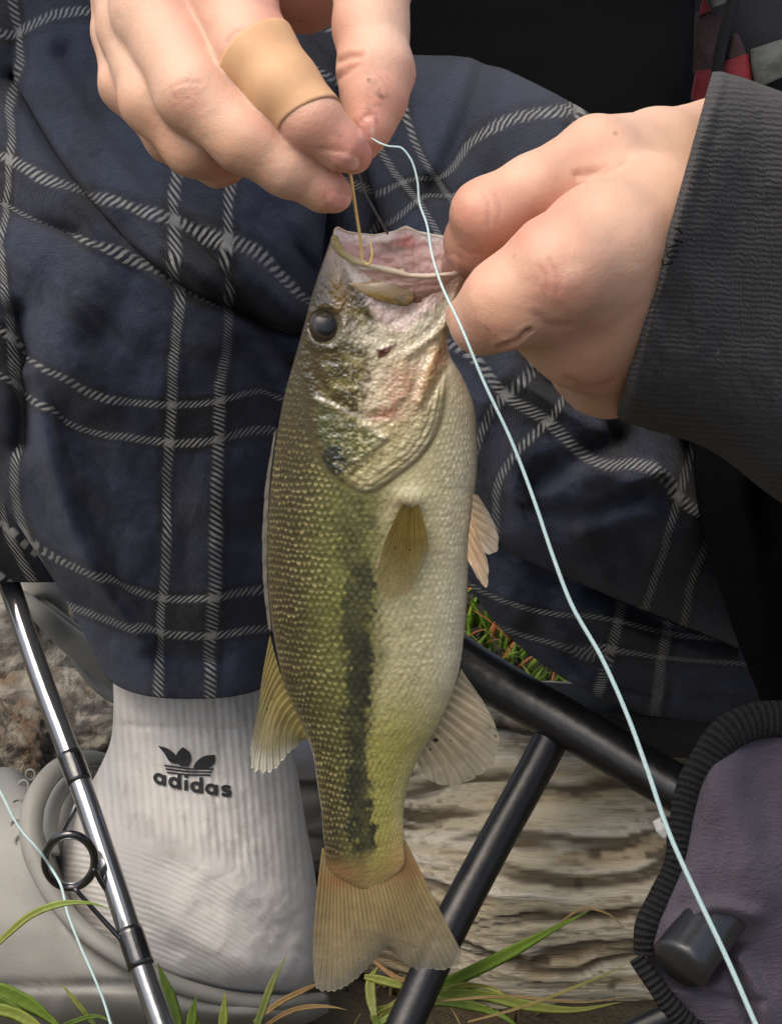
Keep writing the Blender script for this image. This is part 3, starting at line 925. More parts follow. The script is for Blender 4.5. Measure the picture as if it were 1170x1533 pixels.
def mcol(x, y, v):
    q = np.broadcast_to(lin((176, 156, 118)), x.shape + (3,))
    e = (y - np.interp(x, [525, 560, 610], [424, 418, 406])) / 34
    q = mix(q, lin((136, 112, 52)), sstep(.25, .75, e)); q = mix(q, lin((96, 78, 34)), sstep(.85, 1.15, e) )
    q = mix(q, lin((196, 172, 140)), sstep(.25, 0, e) * .7)
    return mix(q, lin((150, 120, 70)), sstep(0, .4, fbm(x / 12, y / 5, 0, 3, 19)) * .4)
MAX = [(520, 424), (548, 422), (578, 415), (605, 402), (612, 414), (619, 434), (620, 448), (611, 457), (592, 456), (566, 449), (545, 439)]
dmx = float(front_depth(lf, [575], [440])[0])
o = plate('upper_jaw_bone', MAX, lambda x, y: dmx - 0.0016 + (x - 575) * 0.00001, 10, M_FISH, mcol, FISH, dome=3.5)
# eye
ed = float(front_depth(lf, [EYE[0]], [EYE[1] - 30])[0])
def eyeball():
    n_, m_ = 40, 48
    th = np.linspace(0, np.pi, n_); ph = np.linspace(0, 2 * np.pi, m_, endpoint=False)
    T_, H_ = np.meshgrid(th, ph, indexing='ij')
    R = 25.0
    X = EYE[0] + R * np.sin(T_) * np.cos(H_); Y = EYE[1] + R * 1.06 * np.sin(T_) * np.sin(H_)
    u = ed / F_PX
    D = ed + 0.0026 - np.cos(T_) * R * u * 0.62
    r = np.hypot(X - EYE[0] - 1, Y - EYE[1]) * (np.cos(T_) > 0) + 40 * (np.cos(T_) <= 0)
    ii = mix(np.broadcast_to(lin((48, 44, 38)), X.shape + (3,)), lin((30, 30, 30)), sstep(-.2, .4, fbm(X / 4, Y / 4, 0, 3, 4)))
    ii = mix(ii, lin((10, 13, 17)), sstep(17, 13, r))
    ii = mix(ii, lin((84, 70, 46)), np.exp(-((r - 17) / 1.5) ** 2) * .4)
    ii = mix(ii, lin((60, 48, 30)), sstep(20, 24, r))
    return P(X, Y, D).reshape(-1, 3), grid_faces(n_, m_, True), ii.reshape(-1, 3)
V, Fq, cc = eyeball()
k = NT('fish_eye'); at = k.attr('Col'); k.p(Base_Color=at.outputs[0], Roughness=0.3, Specular_IOR_Level=.35, Coat_Weight=.25, Coat_Roughness=0.04)
k.l(k.ramp(k.noise(k.coord(), 800, 2), [(0, (.2,) * 3), (1, (.4,) * 3)]), k.b.inputs['Roughness'])
o = mesh_obj('eye', V, Fq, k.m, col=cc); adopt(o, FISH)

# ---- fins
def fin(name, base, mids, outer, nr, dbase, douter, basecol, tipcol, mat, rag=4.0, nu=None, nv=60, thick=1.6, seed=1, split=0.5, ridge=1.3, spots=(), extra_col=None, wave=0.0):
    nu = nu or nr * 8
    U = np.linspace(0, 1, nu)
    B, O = spl(base, t=U), spl(outer, t=U)
    M = spl(mids, t=U) if mids is not None else (B + O) / 2
    Vv = np.linspace(0, 1, nv)
    ray = U * nr
    ph = np.abs(ray - np.floor(ray) - .5) * 2          # 1 at membrane centre, 0 on the ray
    ph = 1 - ph                                        # 1 on ray? (0.5) -> ray at half integers
    rid = np.floor(ray).astype(np.int64)
    rj = _hash(rid, rid * 0, rid * 0, seed)
    rng = 1 + 0.0 * U
    lenj = 1 - rag / 100.0 * rj - rag / 140.0 * (1 - ph) * (0.4 + rj)
    X = np.zeros((nv, nu)); Y = X.copy(); D = X.copy()
    for i, v in enumerate(Vv):
        w = v * lenj
        a, b, c_ = (1 - w) ** 2, 2 * w * (1 - w), w ** 2
        # quadratic through the mid curve
        C1 = 2 * M - 0.5 * (B + O)
        q = a[:, None] * B + b[:, None] * C1 + c_[:, None] * O
        X[i], Y[i] = q[:, 0], q[:, 1]
        dB = dbase(B[:, 0], B[:, 1]) if callable(dbase) else dbase
        dO = douter(O[:, 0], O[:, 1]) if callable(douter) else douter
        D[i] = dB * (1 - w) + dO * w + wave * 0.0012 * np.sin(U * 9 + v * 2) * v
    vv = Vv[:, None] * np.ones((1, nu)); PH = ph[None] * np.ones((nv, 1))
    # rays branch towards the tip
    br = np.abs(np.mod(ray * (2), 1) - .5) * 2
    PH2 = PH * (1 - sstep(.45, .7, vv)) + np.maximum(PH * .6, (1 - br)[None]) * sstep(.45, .7, vv)
    seg = 0.5 + 0.5 * np.sin(vv * 90 + rj[None] * 20)
    u = float(fd(Y.mean())) / F_PX
    h = (sstep(.45, 1, PH2) * ridge * (1 - .6 * vv) + .25 * seg * PH2) * u
    cl = mix(np.broadcast_to(basecol, X.shape + (3,)), tipcol, sstep(.25, 1, vv))
    nz = fbm(X / 14, Y / 14, 0, 4, seed + 5)
    cl = cl * (1 + .25 * nz[..., None])
    cl = mix(cl, np.minimum(np.asarray(basecol) * 1.45 + .04, .9), sstep(.55, 1, PH2) * .5 * (1 - .4 * vv) * (.4 + .6 * rj[None]))
    cl = mix(cl, np.asarray(basecol) * .45, sstep(.35, .1, PH2) * .4)
    for x, y, r in spots: cl = mix(cl, lin((40, 30, 22)), sstep(r, r * .6, np.hypot(X - x, (Y - y) * 1.4)))
    if extra_col is not None: cl = extra_col(cl, X, Y, vv, PH2)
    al = np.clip(0.94 - 1.0 * split * sstep(.15, 1, vv) - .10 * sstep(.4, .1, PH2), .25, 1)
    F1 = P(X, Y, D - h); F2 = P(X, Y, D + thick * u + 0 * h)
    n_ = nv * nu
    Vv_ = np.concatenate([F1.reshape(-1, 3), F2.reshape(-1, 3)])
    g = grid_faces(nv, nu)
    # close the outline
    bd = np.concatenate([np.arange(nu), np.arange(1, nv) * nu + nu - 1, (nv - 1) * nu + np.arange(nu - 2, -1, -1), np.arange(nv - 2, 0, -1) * nu])
    b2 = np.roll(bd, -1)
    side = np.stack([bd, b2, b2 + n_, bd + n_], -1)
    Fq = np.concatenate([g, g[:, ::-1] + n_, side])
    o = mesh_obj(name, Vv_, Fq, mat, col=np.concatenate([cl.reshape(-1, 3)] * 2), extra={'opac': np.concatenate([al.ravel()] * 2)})
    adopt(o, FISH)
    return o
k = NT('fish_fin'); at = k.attr('Col')
tr_ = k.n('ShaderNodeBsdfTransparent'); tl = k.n('ShaderNodeBsdfTranslucent'); k.l(at.outputs[0], tl.inputs[0])
k.p(Base_Color=at.outputs[0], Roughness=0.3, Specular_IOR_Level=.5)
k.bump(k.noise(k.coord(), 1200, 2), 0.00015)
m1 = k.n('ShaderNodeMixShader'); m1.inputs[0].default_value = .35; k.l(k.b.outputs[0], m1.inputs[1]); k.l(tl.outputs[0], m1.inputs[2])
m2 = k.n('ShaderNodeMixShader'); k.l(k.attr('opac').outputs['Fac'], m2.inputs[0]); k.l(tr_.outputs[0], m2.inputs[1]); k.l(m1.outputs[0], m2.inputs[2])
k.l(m2.outputs[0], k.out.inputs[0])
M_FIN = k.m
fdp = lambda off: (lambda x, y: fd(y, off))
fin('tail_fin', [(482, 1268), (515, 1296), (548, 1304), (582, 1292), (606, 1256)], [(470, 1375), (500, 1395), (552, 1385), (610, 1390), (652, 1350)],
    [(469, 1455), (474, 1482), (490, 1488), (520, 1478), (545, 1456), (566, 1432), (582, 1418), (598, 1436), (618, 1450), (640, 1452), (668, 1453), (688, 1446), (691, 1425)],
    30, fdp(.0), fdp(.004), lin((172, 152, 106)), lin((172, 162, 134)), M_FIN, rag=1.8, split=.36, seed=3, nv=110, ridge=.9, wave=1,
    extra_col=lambda c_, X, Y, v, ph: mix(mix(c_, lin((170, 112, 72)), blob(X, Y, 604, 1296, 40, 26) * .5 + blob(X, Y, 505, 1318, 44, 14) * .5), lin((140, 142, 134)), sstep(.82, 1, v) * .55))
fin('soft_dorsal_fin', [(404, 950), (413, 985), (428, 1032), (446, 1072), (460, 1104)], [(393, 1010), (396, 1060), (410, 1090), (430, 1095), (458, 1107)],
    [(384, 1078), (374, 1140), (380, 1166), (396, 1166), (420, 1144), (444, 1118), (459, 1106)],
    14, fdp(.003), fdp(.008), lin((160, 146, 92)), lin((178, 172, 140)), M_FIN, rag=5, split=.22, seed=5, ridge=1.7, spots=[(408, 1046, 2.5), (400, 1062, 2)],
    extra_col=lambda c_, X, Y, v, ph: mix(c_, lin((238, 234, 220)), sstep(.72, .98, v) * sstep(.3, .7, ph) * sstep(1090, 1140, Y)))
fin('spiny_dorsal_fin', [(414, 640), (404, 720), (400, 800), (400, 870), (406, 940)], None,
    [(409, 652), (396, 735), (392, 800), (393, 870), (402, 945)], 9, fdp(.001), fdp(.012), lin((150, 142, 120)), lin((176, 172, 160)), M_FIN, rag=12, split=.45, seed=8, nv=24)
fin('anal_fin', [(690, 1000), (680, 1030), (664, 1064), (646, 1100), (622, 1133)], [(697, 1012), (712, 1058), (706, 1100), (672, 1140), (628, 1150)],
    [(704, 1022), (728, 1058), (747, 1100), (749, 1130), (736, 1152), (700, 1170), (668, 1178), (646, 1172), (636, 1160)],
    12, fdp(.002), fdp(.004), lin((198, 182, 150)), lin((192, 182, 158)), M_FIN, rag=4, split=.38, seed=11, ridge=2.6, spots=[(652, 1108, 5), (674, 1109, 2.4), (644, 1122, 2), (741, 1102, 3), (733, 1090, 2)], wave=1)
pelv = dict(nv=50, ridge=.8)
fin('pelvic_fin', [(708, 738), (705, 770), (701, 800)], None, [(716, 742), (738, 780), (746, 806), (744, 828), (734, 832), (722, 826)], 6, fdp(-.004), fdp(-.008), lin((200, 182, 154)), lin((204, 194, 178)), M_FIN, rag=4, split=.3, seed=14, **pelv)
fin('pelvic_fin', [(706, 764), (701, 800), (699, 838)], None, [(714, 800), (732, 862), (727, 880), (718, 872), (708, 854)], 5, fdp(-.012), fdp(-.016), lin((204, 176, 142)), lin((198, 182, 160)), M_FIN, rag=4, split=.25, seed=15, **pelv)
pdp = lambda off: (lambda x, y: front_depth(lf, x, y) - off)
fin('pectoral_fin', [(602, 754), (614, 760), (627, 755)], [(574, 816), (602, 826), (640, 806)], [(563, 868), (570, 894), (592, 902), (612, 890), (628, 860), (640, 826)],
    20, pdp(.0012), pdp(.0034), lin((134, 116, 58)), lin((146, 134, 88)), M_FIN, rag=2.5, split=.62, seed=17, ridge=.7, nv=80, spots=[(592, 820, 2.2), (613, 823, 2), (588, 890, 3)])
# ------------------------------------------------------------------ clothes of the person
def plaid_material():
    k = NT('plaid_flannel')
    at = k.attr('pat').outputs['Vector']
    sp = k.n('ShaderNodeSeparateXYZ'); k.l(at, sp.inputs[0]); u0, v0 = sp.outputs[0], sp.outputs[1]
    co = k.coord()
    wob = k.noise(co, 55, 3)
    wv = k.math('MULTIPLY_ADD', wob, 0.03, -0.015)
    u = k.math('ADD', u0, wv); v = k.math('SUBTRACT', v0, wv)
    def band(x, c, w, soft=0.012):      # 1 inside |fract(x-c+.5)-.5| < w
        f = k.math('FRACT', k.math('ADD', k.math('SUBTRACT', x, c), 0.5))
        d = k.math('ABSOLUTE', k.math('SUBTRACT', f, 0.5))
        n = k.n('ShaderNodeMapRange', interpolation_type='SMOOTHSTEP')
        k.l(d, n.inputs[0]); n.inputs[1].default_value = w + soft; n.inputs[2].default_value = max(w - soft, 0); n.inputs[3].default_value = 0; n.inputs[4].default_value = 1
        return n.outputs[0]
    def lines(x): return k.math('MAXIMUM', band(x, 0.0, 0.021, 0.010), band(x, 0.23, 0.021, 0.010))
    lu, lv = lines(u), lines(v)
    def hatch(a, b, f):
        h = k.math('FRACT', k.math('MULTIPLY', k.math('MULTIPLY_ADD', a, 0.85, b), f))
        n = k.n('ShaderNodeMapRange'); k.l(h, n.inputs[0]); n.inputs[1].default_value = .50; n.inputs[2].default_value = .62; n.inputs[3].default_value = 1; n.inputs[4].default_value = 0
        m = k.math('GREATER_THAN', h, 0.08)
        return k.math('MULTIPLY', n.outputs[0], m)
    hu = hatch(u, v, 37.0); hv = hatch(k.math('MULTIPLY', v, -1.0), u, 37.0)
    both = k.math('MULTIPLY', lu, lv)
    white = k.math('MAXIMUM', k.math('MAXIMUM', k.math('MULTIPLY', lu, hu), k.math('MULTIPLY', lv, hv)), both)
    du = k.math('MAXIMUM', band(u, 0.115, 0.17, .015), k.math('MULTIPLY', band(u, 0.62, 0.07, .012), .6))
    dv = k.math('MAXIMUM', band(v, 0.115, 0.17, .015), k.math('MULTIPLY', band(v, 0.62, 0.07, .012), .6))
    dark = k.math('ADD', k.math('MULTIPLY', du, .5), k.math('MULTIPLY', dv, .5))
    n1 = k.noise(co, 240, 5, .65)
    blue = k.mixc(n1, tuple(lin((32, 38, 52))), tuple(lin((57, 65, 88))))
    ink = k.mixc(n1, tuple(lin((16, 17, 21))), tuple(lin((28, 29, 36))))
    base = k.mixc(dark, blue, ink)
    fuzz = k.noise(co, 1500, 3, .7)
    wh = k.mixc(fuzz, tuple(lin((112, 114, 112))), tuple(lin((172, 172, 166))))
    wn_ = k.math('MULTIPLY', white, k.math('MULTIPLY_ADD', n1, .5, .62))
    cc = k.mixc(wn_, base, wh)
    k.p(Base_Color=cc, Roughness=.92, Specular_IOR_Level=.1, Sheen_Weight=.12, Sheen_Roughness=.5)
    tw = k.math('SINE', k.math('MULTIPLY', k.math('ADD', u, v), 620.0))
    k.bump(k.math('ADD', k.math('ADD', k.math('MULTIPLY', n1, 1.6), fuzz), k.math('MULTIPLY', tw, .12)), 0.0009)
    return k.m
M_PLAID = plaid_material()

def strokes(px, py, lst):
    h = np.zeros_like(px)
    for pts, wd, am, *side in lst:
        q = spl(pts, 110 if side else 26)
        dd, _ = polydist(px, py, q[::4] if side else q, False)
        if side:      # one-sided step: cloth on one side of the line lies above the other
            tng = np.gradient(q, axis=0)
            best = np.full(px.shape, 1e9); sg = np.zeros(px.shape); ii = np.zeros(px.shape)
            for i in range(len(q)):
                e = np.hypot(px - q[i, 0], py - q[i, 1])
                c_ = tng[i, 0] * (py - q[i, 1]) - tng[i, 1] * (px - q[i, 0])
                sg = np.where(e < best, np.sign(c_), sg); ii = np.where(e < best, i, ii); best = np.minimum(best, e)
            h += am * np.sin(np.pi * ii / (len(q) - 1)) * np.where(sg * side[0] > 0, np.exp(-(dd / (wd * 4)) ** 2), np.exp(-(dd / (wd * 0.45)) ** 2))
        else:
            h += am * np.exp(-(dd / wd) ** 2)
    return h

legA = [([(95, 90), (180, 215), (270, 330), (380, 480), (440, 560)], 22, -.010), ([(60, 60), (150, 200), (240, 320), (340, 440)], 26, .008),
        ([(150, 150), (240, 280), (330, 380), (440, 470)], 20, .007), ([(20, 120), (110, 270), (210, 380), (340, 462), (440, 500)], 12, -.013), ([(0, 210), (90, 290), (180, 360), (300, 420)], 24, .009),
        ([(-20, 300), (40, 330), (110, 350)], 18, -.006), ([(50, 560), (90, 720), (140, 850), (215, 960)], 16, .007), ([(30, 470), (45, 560), (40, 660)], 20, -.009),
        ([(120, 620), (170, 700), (260, 740)], 40, -.004), ([(130, 420), (110, 520), (140, 600)], 40, .006), ([(360, 520), (400, 600), (395, 800)], 24, -.006), ([(440, 300), (390, 200), (330, 100)], 24, -.008),
        ([(470, 380), (420, 300), (380, 240)], 16, .006), ([(120, 900), (200, 960), (330, 985)], 18, -.003), ([(10, 120), (40, 40), (30, -40)], 26, -.010), ([(300, 460), (330, 560), (322, 700), (318, 900)], 30, .003)]
def dispA(o):
    px, py = o['px'], o['py']
    f = sstep(0, .3, o['S'])
    h = 1.5 * strokes(px, py, legA)
    a = (px + py) * .7071; b = (py - px) * .7071
    up = sstep(620, 380, py)
    h += up * .0045 * (1 - np.abs(fbm(a / 260, b / 46, 0, 3, 8))) - .0045 * up
    h += .004 * fbm(px / 120, py / 150, 0, 3, 2)
    h += .0012 * fbm(px / 30, py / 42, 0, 3, 22)
    return h * f
rowsA = [[-190, -120, 560, -190, .97, .99, .05, .06, 0, 0], [-180, 30, 520, -40, .90, .93, .06, .06, 0, 0], [-165, 200, 500, 130, .83, .87, .07, .07, 0, 0],
         [-140, 360, 485, 300, .785, .82, .075, .07, 0, 0], [-110, 500, 470, 450, .78, .80, .072, .065, 8, -8], [-55, 640, 458, 600, .792, .80, .064, .06, 18, -18],
         [30, 775, 446, 745, .81, .81, .058, .055, 30, -28], [98, 880, 432, 865, .828, .825, .052, .052, 42, -40], [140, 955, 424, 955, .84, .838, .049, .05, 52, -48], [156, 985, 420, 986, .845, .842, .048, .05, 58, -52]]
lfA = loft(rowsA, 420, 420, dispA, sup=.85, cap=(True, False))
ctrlA = []
def cl(pts, u=None, v=None, dst=None):
    for x, y in pts: dst.append((x, y, u, v))
linesA = []
cl([(265, 262), (258, 330), (262, 395), (268, 465), (262, 520), (255, 600), (253, 660), (250, 750), (244, 890), (240, 943), (239, 1045)], u=0, dst=linesA)
cl([(338, 400), (336, 500), (326, 597), (325, 655), (322, 760), (320, 890), (316, 945), (316, 1045)], u=.23, dst=linesA)
cl([(18, 270), (5, 350), (8, 430), (15, 520), (34, 619), (27, 738), (44, 800), (80, 880)], u=-.77, dst=linesA)
cl([(170, 925), (200, 937), (240, 943), (316, 948), (370, 940)], v=0, dst=linesA)
cl([(30, 783), (64, 818), (119, 847), (169, 870), (246, 892), (320, 892), (390, 880)], v=.23, dst=linesA)
cl([(20, 570), (85, 620), (190, 650), (253, 660), (325, 655), (390, 642)], v=1, dst=linesA)
cl([(0, 492), (45, 540), (95, 560), (160, 595), (250, 603), (326, 598), (390, 585)], v=1.23, dst=linesA)
cl([(98, 347), (155, 370), (200, 393), (256, 422), (315, 457), (365, 470), (443, 498)], v=2, dst=linesA)
cl([(0, 233), (64, 270), (310, 355), (388, 384), (430, 430), (457, 452)], v=2.23, dst=linesA)
cl([(20, 55), (80, 28), (130, 22)], v=3.0, dst=linesA); cl([(20, 30), (36, 100), (15, 150)], u=-.77, dst=linesA); cl([(-150, 600), (-100, 300)], u=-1.4, dst=linesA); cl([(440, 700), (450, 500), (470, 300)], u=.62, dst=linesA)
def two_tps(lines, au, av):
    U = [(x, y, u) for x, y, u, v in lines if u is not None] + au
    Vv = [(x, y, v) for x, y, u, v in lines if v is not None] + av
    fu = tps([q[:2] for q in U], np.array([[q[2]] for q in U]), 2e-3); fv = tps([q[:2] for q in Vv], np.array([[q[2]] for q in Vv]), 2e-3)
    return lambda px, py: np.concatenate([fu(px, py), fv(px, py)], 1)
uvA = two_tps(linesA, [], [(470, 250, 2.6), (500, 0, 3.4), (-100, 700, .3), (-120, 400, 1.5), (250, 1045, -.36), (-50, -80, 3.4)])
PANTS_P = PERSON
oA = mesh_obj('trouser_leg', lfA['V'], lfA['F'], M_PLAID, PERSON, uv=pad(uvA(lfA['px'], lfA['py']), lfA))
tag(oA, 'navy plaid trouser leg above the white sock')
md = oA.modifiers.new('cloth', 'SOLIDIFY'); md.thickness = .0016; md.offset = -1
# cloth hanging on the outer side of the same leg
rowsA2 = [[-210, 420, 60, 560, .845, .845, .02, .03, 0, 0], [-205, 620, 95, 700, .842, .85, .025, .03, 4, 0], [-200, 760, 112, 800, .838, .855, .022, .03, 6, -4], [-195, 862, 118, 868, .836, .858, .018, .03, 4, -8]]
lfA2 = loft(rowsA2, 120, 120, lambda o: (.004 * fbm(o['px'] / 50, o['py'] / 160, 0, 3, 6)) * sstep(0, .3, o['S']), sup=.8, cap=(True, False))
o = mesh_obj('trouser_leg_fold', lfA2['V'], lfA2['F'], M_PLAID, PERSON, uv=pad(uvA(lfA2['px'], lfA2['py']) + np.array([.1, .06]), lfA2))
md = o.modifiers.new('cloth', 'SOLIDIFY'); md.thickness = .0016; md.offset = -1

# the other leg: thigh towards the camera, the cloth falling in a round fold at the knee
legC = [([(690, 100), (670, 170), (640, 250)], 22, .010), ([(730, 100), (700, 190), (650, 290)], 18, -.008), ([(800, 110), (820, 150), (860, 190)], 10, .006), ([(780, 130), (760, 190), (690, 270)], 20, .005),
        ([(740, 640), (730, 720), (745, 780)], 26, -.008), ([(860, 690), (930, 720), (1000, 720), (1040, 770)], 26, .008), ([(800, 720), (860, 690), (920, 660)], 22, -.009), ([(880, 790), (960, 770), (1020, 810)], 34, .006),
        ([(970, 640), (985, 700)], 18, .007), ([(1030, 660), (1040, 720), (1080, 780)], 14, -.012), ([(760, 560), (820, 600), (900, 640)], 20, .006), ([(930, 650), (880, 620), (800, 560)], 14, -.005), ([(800, 760), (880, 770), (960, 740)], 16, -.005), ([(760, 740), (800, 800), (900, 860)], 18, .005)]
def dispC(o):
    px, py = o['px'], o['py']; f = sstep(0, .3, o['S'])
    h = 1.3 * strokes(px, py, legC)
    a = (px + .7 * py); b = (py - .5 * px)
    h += .0035 * fbm(px / 110, py / 110, 0, 3, 31) + .0020 * (1 - np.abs(fbm(a / 120, b / 34, 0, 3, 32))) * sstep(480, 560, py)
    h += .001 * fbm(px / 26, py / 26, 0, 3, 33)
    return h * f
rowsC = [[560, 92, 740, 100, .965, .97, .004, .03, -14, 0], [548, 112, 800, 132, .945, .955, .03, .05, -24, 0], [542, 150, 900, 186, .91, .93, .055, .06, -26, 0], [545, 240, 1000, 262, .86, .875, .07, .06, -8, 0], [590, 380, 1060, 380, .80, .81, .08, .06, 0, 0],
         [640, 520, 1110, 540, .745, .76, .085, .06, 0, 0], [680, 640, 1140, 680, .725, .74, .08, .06, 10, 0], [700, 735, 1155, 800, .725, .74, .07, .06, 14, 0], [716, 785, 1160, 900, .735, .75, .052, .06, 14, 10], [732, 806, 1160, 965, .75, .765, .030, .055, 10, 12], [760, 822, 1150, 985, .765, .78, .006, .04, 4, 10]]
lfC = loft(rowsC, 340, 380, dispC, sup=.85, cap=(True, True))
linesC = []
cl([(672, 515), (755, 590), (820, 630), (870, 680), (905, 697), (960, 695), (1000, 720), (1015, 745), (1045, 765)], v=0, dst=linesC)
cl([(800, 550), (755, 590), (720, 650), (705, 700)], u=0, dst=linesC); cl([(850, 580), (820, 630), (770, 680), (745, 720), (742, 770)], u=.23, dst=linesC)
cl([(1030, 690), (1015, 745), (1000, 800), (985, 850), (970, 895)], u=1, dst=linesC); cl([(1068, 780), (1050, 830), (1035, 870), (1025, 920)], u=1.23, dst=linesC)
cl([(650, 270), (700, 218), (760, 180), (830, 168), (870, 157)], v=1.23, dst=linesC); cl([(590, 330), (625, 300), (640, 290)], v=1.0, dst=linesC); cl([(575, 235), (600, 270), (625, 300), (650, 340)], u=0, dst=linesC); cl([(880, 60), (868, 160), (900, 300)], u=1, dst=linesC); cl([(1090, 400), (950, 450)], v=.62, dst=linesC); cl([(760, 820), (900, 870), (1090, 960)], v=-.62, dst=linesC)
uvC = two_tps(linesC, [(655, 120, .42), (760, 110, .70), (700, 230, .55), (1130, 500, 1.3)], [(700, 60, 1.6)])
o = mesh_obj('trouser_leg', lfC['V'], lfC['F'], M_PLAID, PERSON, uv=pad(uvC(lfC['px'], lfC['py']), lfC))
tag(o, 'navy plaid trouser leg under the black jacket, gathered at the knee')
# slack underside of that leg on the seat
rowsD = [[655, 745, 1170, 880, .80, .83, .02, .05, 0, 0], [690, 850, 1200, 940, .815, .84, .03, .05, 4, 0], [735, 925, 1220, 1000, .83, .85, .035, .05, 8, 0], [800, 985, 1220, 1050, .84, .86, .030, .05, 10, 0], [900, 1045, 1210, 1090, .85, .87, .015, .04, 6, 0], [960, 1070, 1200, 1100, .86, .875, .004, .02, 0, 0]]
lfD = loft(rowsD, 160, 200, lambda o: (strokes(o['px'], o['py'], [([(860, 900), (960, 950), (1100, 990)], 20, .008), ([(800, 940), (880, 1000), (1000, 1040)], 18, -.009), ([(760, 900), (840, 960)], 16, .006), ([(900, 880), (1000, 940)], 14, -.007)]) + .004 * fbm(o['px'] / 70, o['py'] / 40, 0, 3, 41)) * sstep(0, .3, o['S']), sup=.85)
linesD = []
cl([(930, 880), (925, 920), (915, 975), (895, 1030)], u=0, dst=linesD); cl([(1000, 920), (996, 950), (990, 985), (985, 1040)], u=.23, dst=linesD)
cl([(820, 972), (850, 985), (885, 1002)], v=-.05, dst=linesD); cl([(900, 968), (940, 978), (990, 985), (1050, 990), (1110, 994)], v=0, dst=linesD); cl([(700, 800), (800, 850), (1100, 900)], v=.6, dst=linesD); cl([(930, 1060), (1100, 1080)], v=-.6, dst=linesD)
uvD = two_tps(linesD, [(700, 880, -.7)], [])
o = mesh_obj('trouser_leg_fold', lfD['V'], lfD['F'], M_PLAID, PERSON, uv=pad(uvD(lfD['px'], lfD['py']), lfD))
# seat of the trousers between both legs
rowsE = [[360, 60, 700, 70, .985, .985, .01, .06, 0, 0], [370, 130, 720, 140, .955, .955, .03, .06, 0, 0], [400, 260, 730, 240, .915, .91, .04, .06, 0, 0], [430, 420, 700, 400, .88, .88, .03, .06, 0, 0], [450, 560, 690, 560, .87, .87, .02, .05, 0, 0], [470, 700, 680, 680, .88, .88, .004, .03, 0, 0]]
lfE = loft(rowsE, 160, 200, lambda o: (strokes(o['px'], o['py'], [([(470, 60), (520, 300), (540, 420)], 24, .012), ([(420, 200), (500, 400), (560, 560)], 20, -.01), ([(620, 120), (600, 260), (580, 420)], 20, -.008)]) + .005 * fbm(o['px'] / 60, o['py'] / 120, 0, 3, 44)) * sstep(0, .3, o['S']))
o = mesh_obj('trouser_seat', lfE['V'], lfE['F'], M_PLAID, PERSON, uv=pad(np.stack([(lfE['px'].ravel() - 600) / 300 + (lfE['py'].ravel() - 280) / 500, (300 - lfE['py'].ravel()) / 320 + (lfE['px'].ravel() - 600) / 900], -1), lfE))

# ---- jacket
k = NT('jacket_fleece'); co = k.coord(); n1 = k.noise(co, 260, 5, .65); n2 = k.noise(co, 1800, 3, .7)
k.p(Base_Color=k.mixc(n1, tuple(lin((9, 10, 11))), tuple(lin((18, 19, 20)))), Roughness=.95, Specular_IOR_Level=.06)
k.bump(k.math('ADD', n1, n2), .0012); M_JACKET = k.m
k = NT('jacket_rib_knit'); at = k.attr('pat').outputs['Vector']; sp = k.n('ShaderNodeSeparateXYZ'); k.l(at, sp.inputs[0]); co = k.coord()
n1 = k.noise(co, 300, 4, .6); n2 = k.noise(co, 2200, 3, .7)
ph = k.math('MULTIPLY_ADD', n1, 1.5, sp.outputs[0])
rib = k.math('SINE', k.math('MULTIPLY', ph, 6.2832))
cc = k.mixc(k.math('MULTIPLY_ADD', rib, .30, .5), tuple(lin((27, 26, 26))), tuple(lin((50, 48, 48))))
lint = k.math('GREATER_THAN', k.noise(co, 480, 2, .5), .73)
cc = k.mixc(k.math('MULTIPLY', lint, .35), cc, tuple(lin((150, 146, 142))))
k.p(Base_Color=cc, Roughness=.95, Specular_IOR_Level=.12, Sheen_Weight=.18)
k.bump(k.math('ADD', k.math('MULTIPLY', rib, .22), k.math('MULTIPLY', n2, .9)), .0010); M_RIB = k.m
def jack(name, rows, n, m, dispf=None, mat=None, sup=.9, cap=(True, True), uvf=None, label=None):
    l = loft(rows, n, m, dispf, sup=sup, cap=cap)
    uv = None if uvf is None else pad(uvf(l), l)
    o = mesh_obj(name, l['V'], l['F'], mat or M_JACKET, PERSON, uv=uv)
    if label: tag(o, label)
    return o, l
nzd = lambda a, sx, sy, sd: (lambda o: a * fbm(o['px'] / sx, o['py'] / sy, 0, 3, sd) * sstep(0, .3, o['S']))
# trunk
jack('jacket_front', [[300, -420, 1030, -420, 1.10, 1.12, .06, .10, 0, 0], [330, -150, 1045, -150, 1.06, 1.07, .06, .10, 0, 0], [360, 0, 1040, 0, 1.03, 1.04, .06, .10, 0, 0], [420, 90, 1036, 100, 1.01, 1.02, .06, .10, 0, 0], [560, 180, 1030, 230, .99, 1.0, .05, .10, 0, 0], [700, 300, 1040, 380, .97, .99, .03, .08, 0, 0]], 160, 160, nzd(.012, 130, 190, 51))
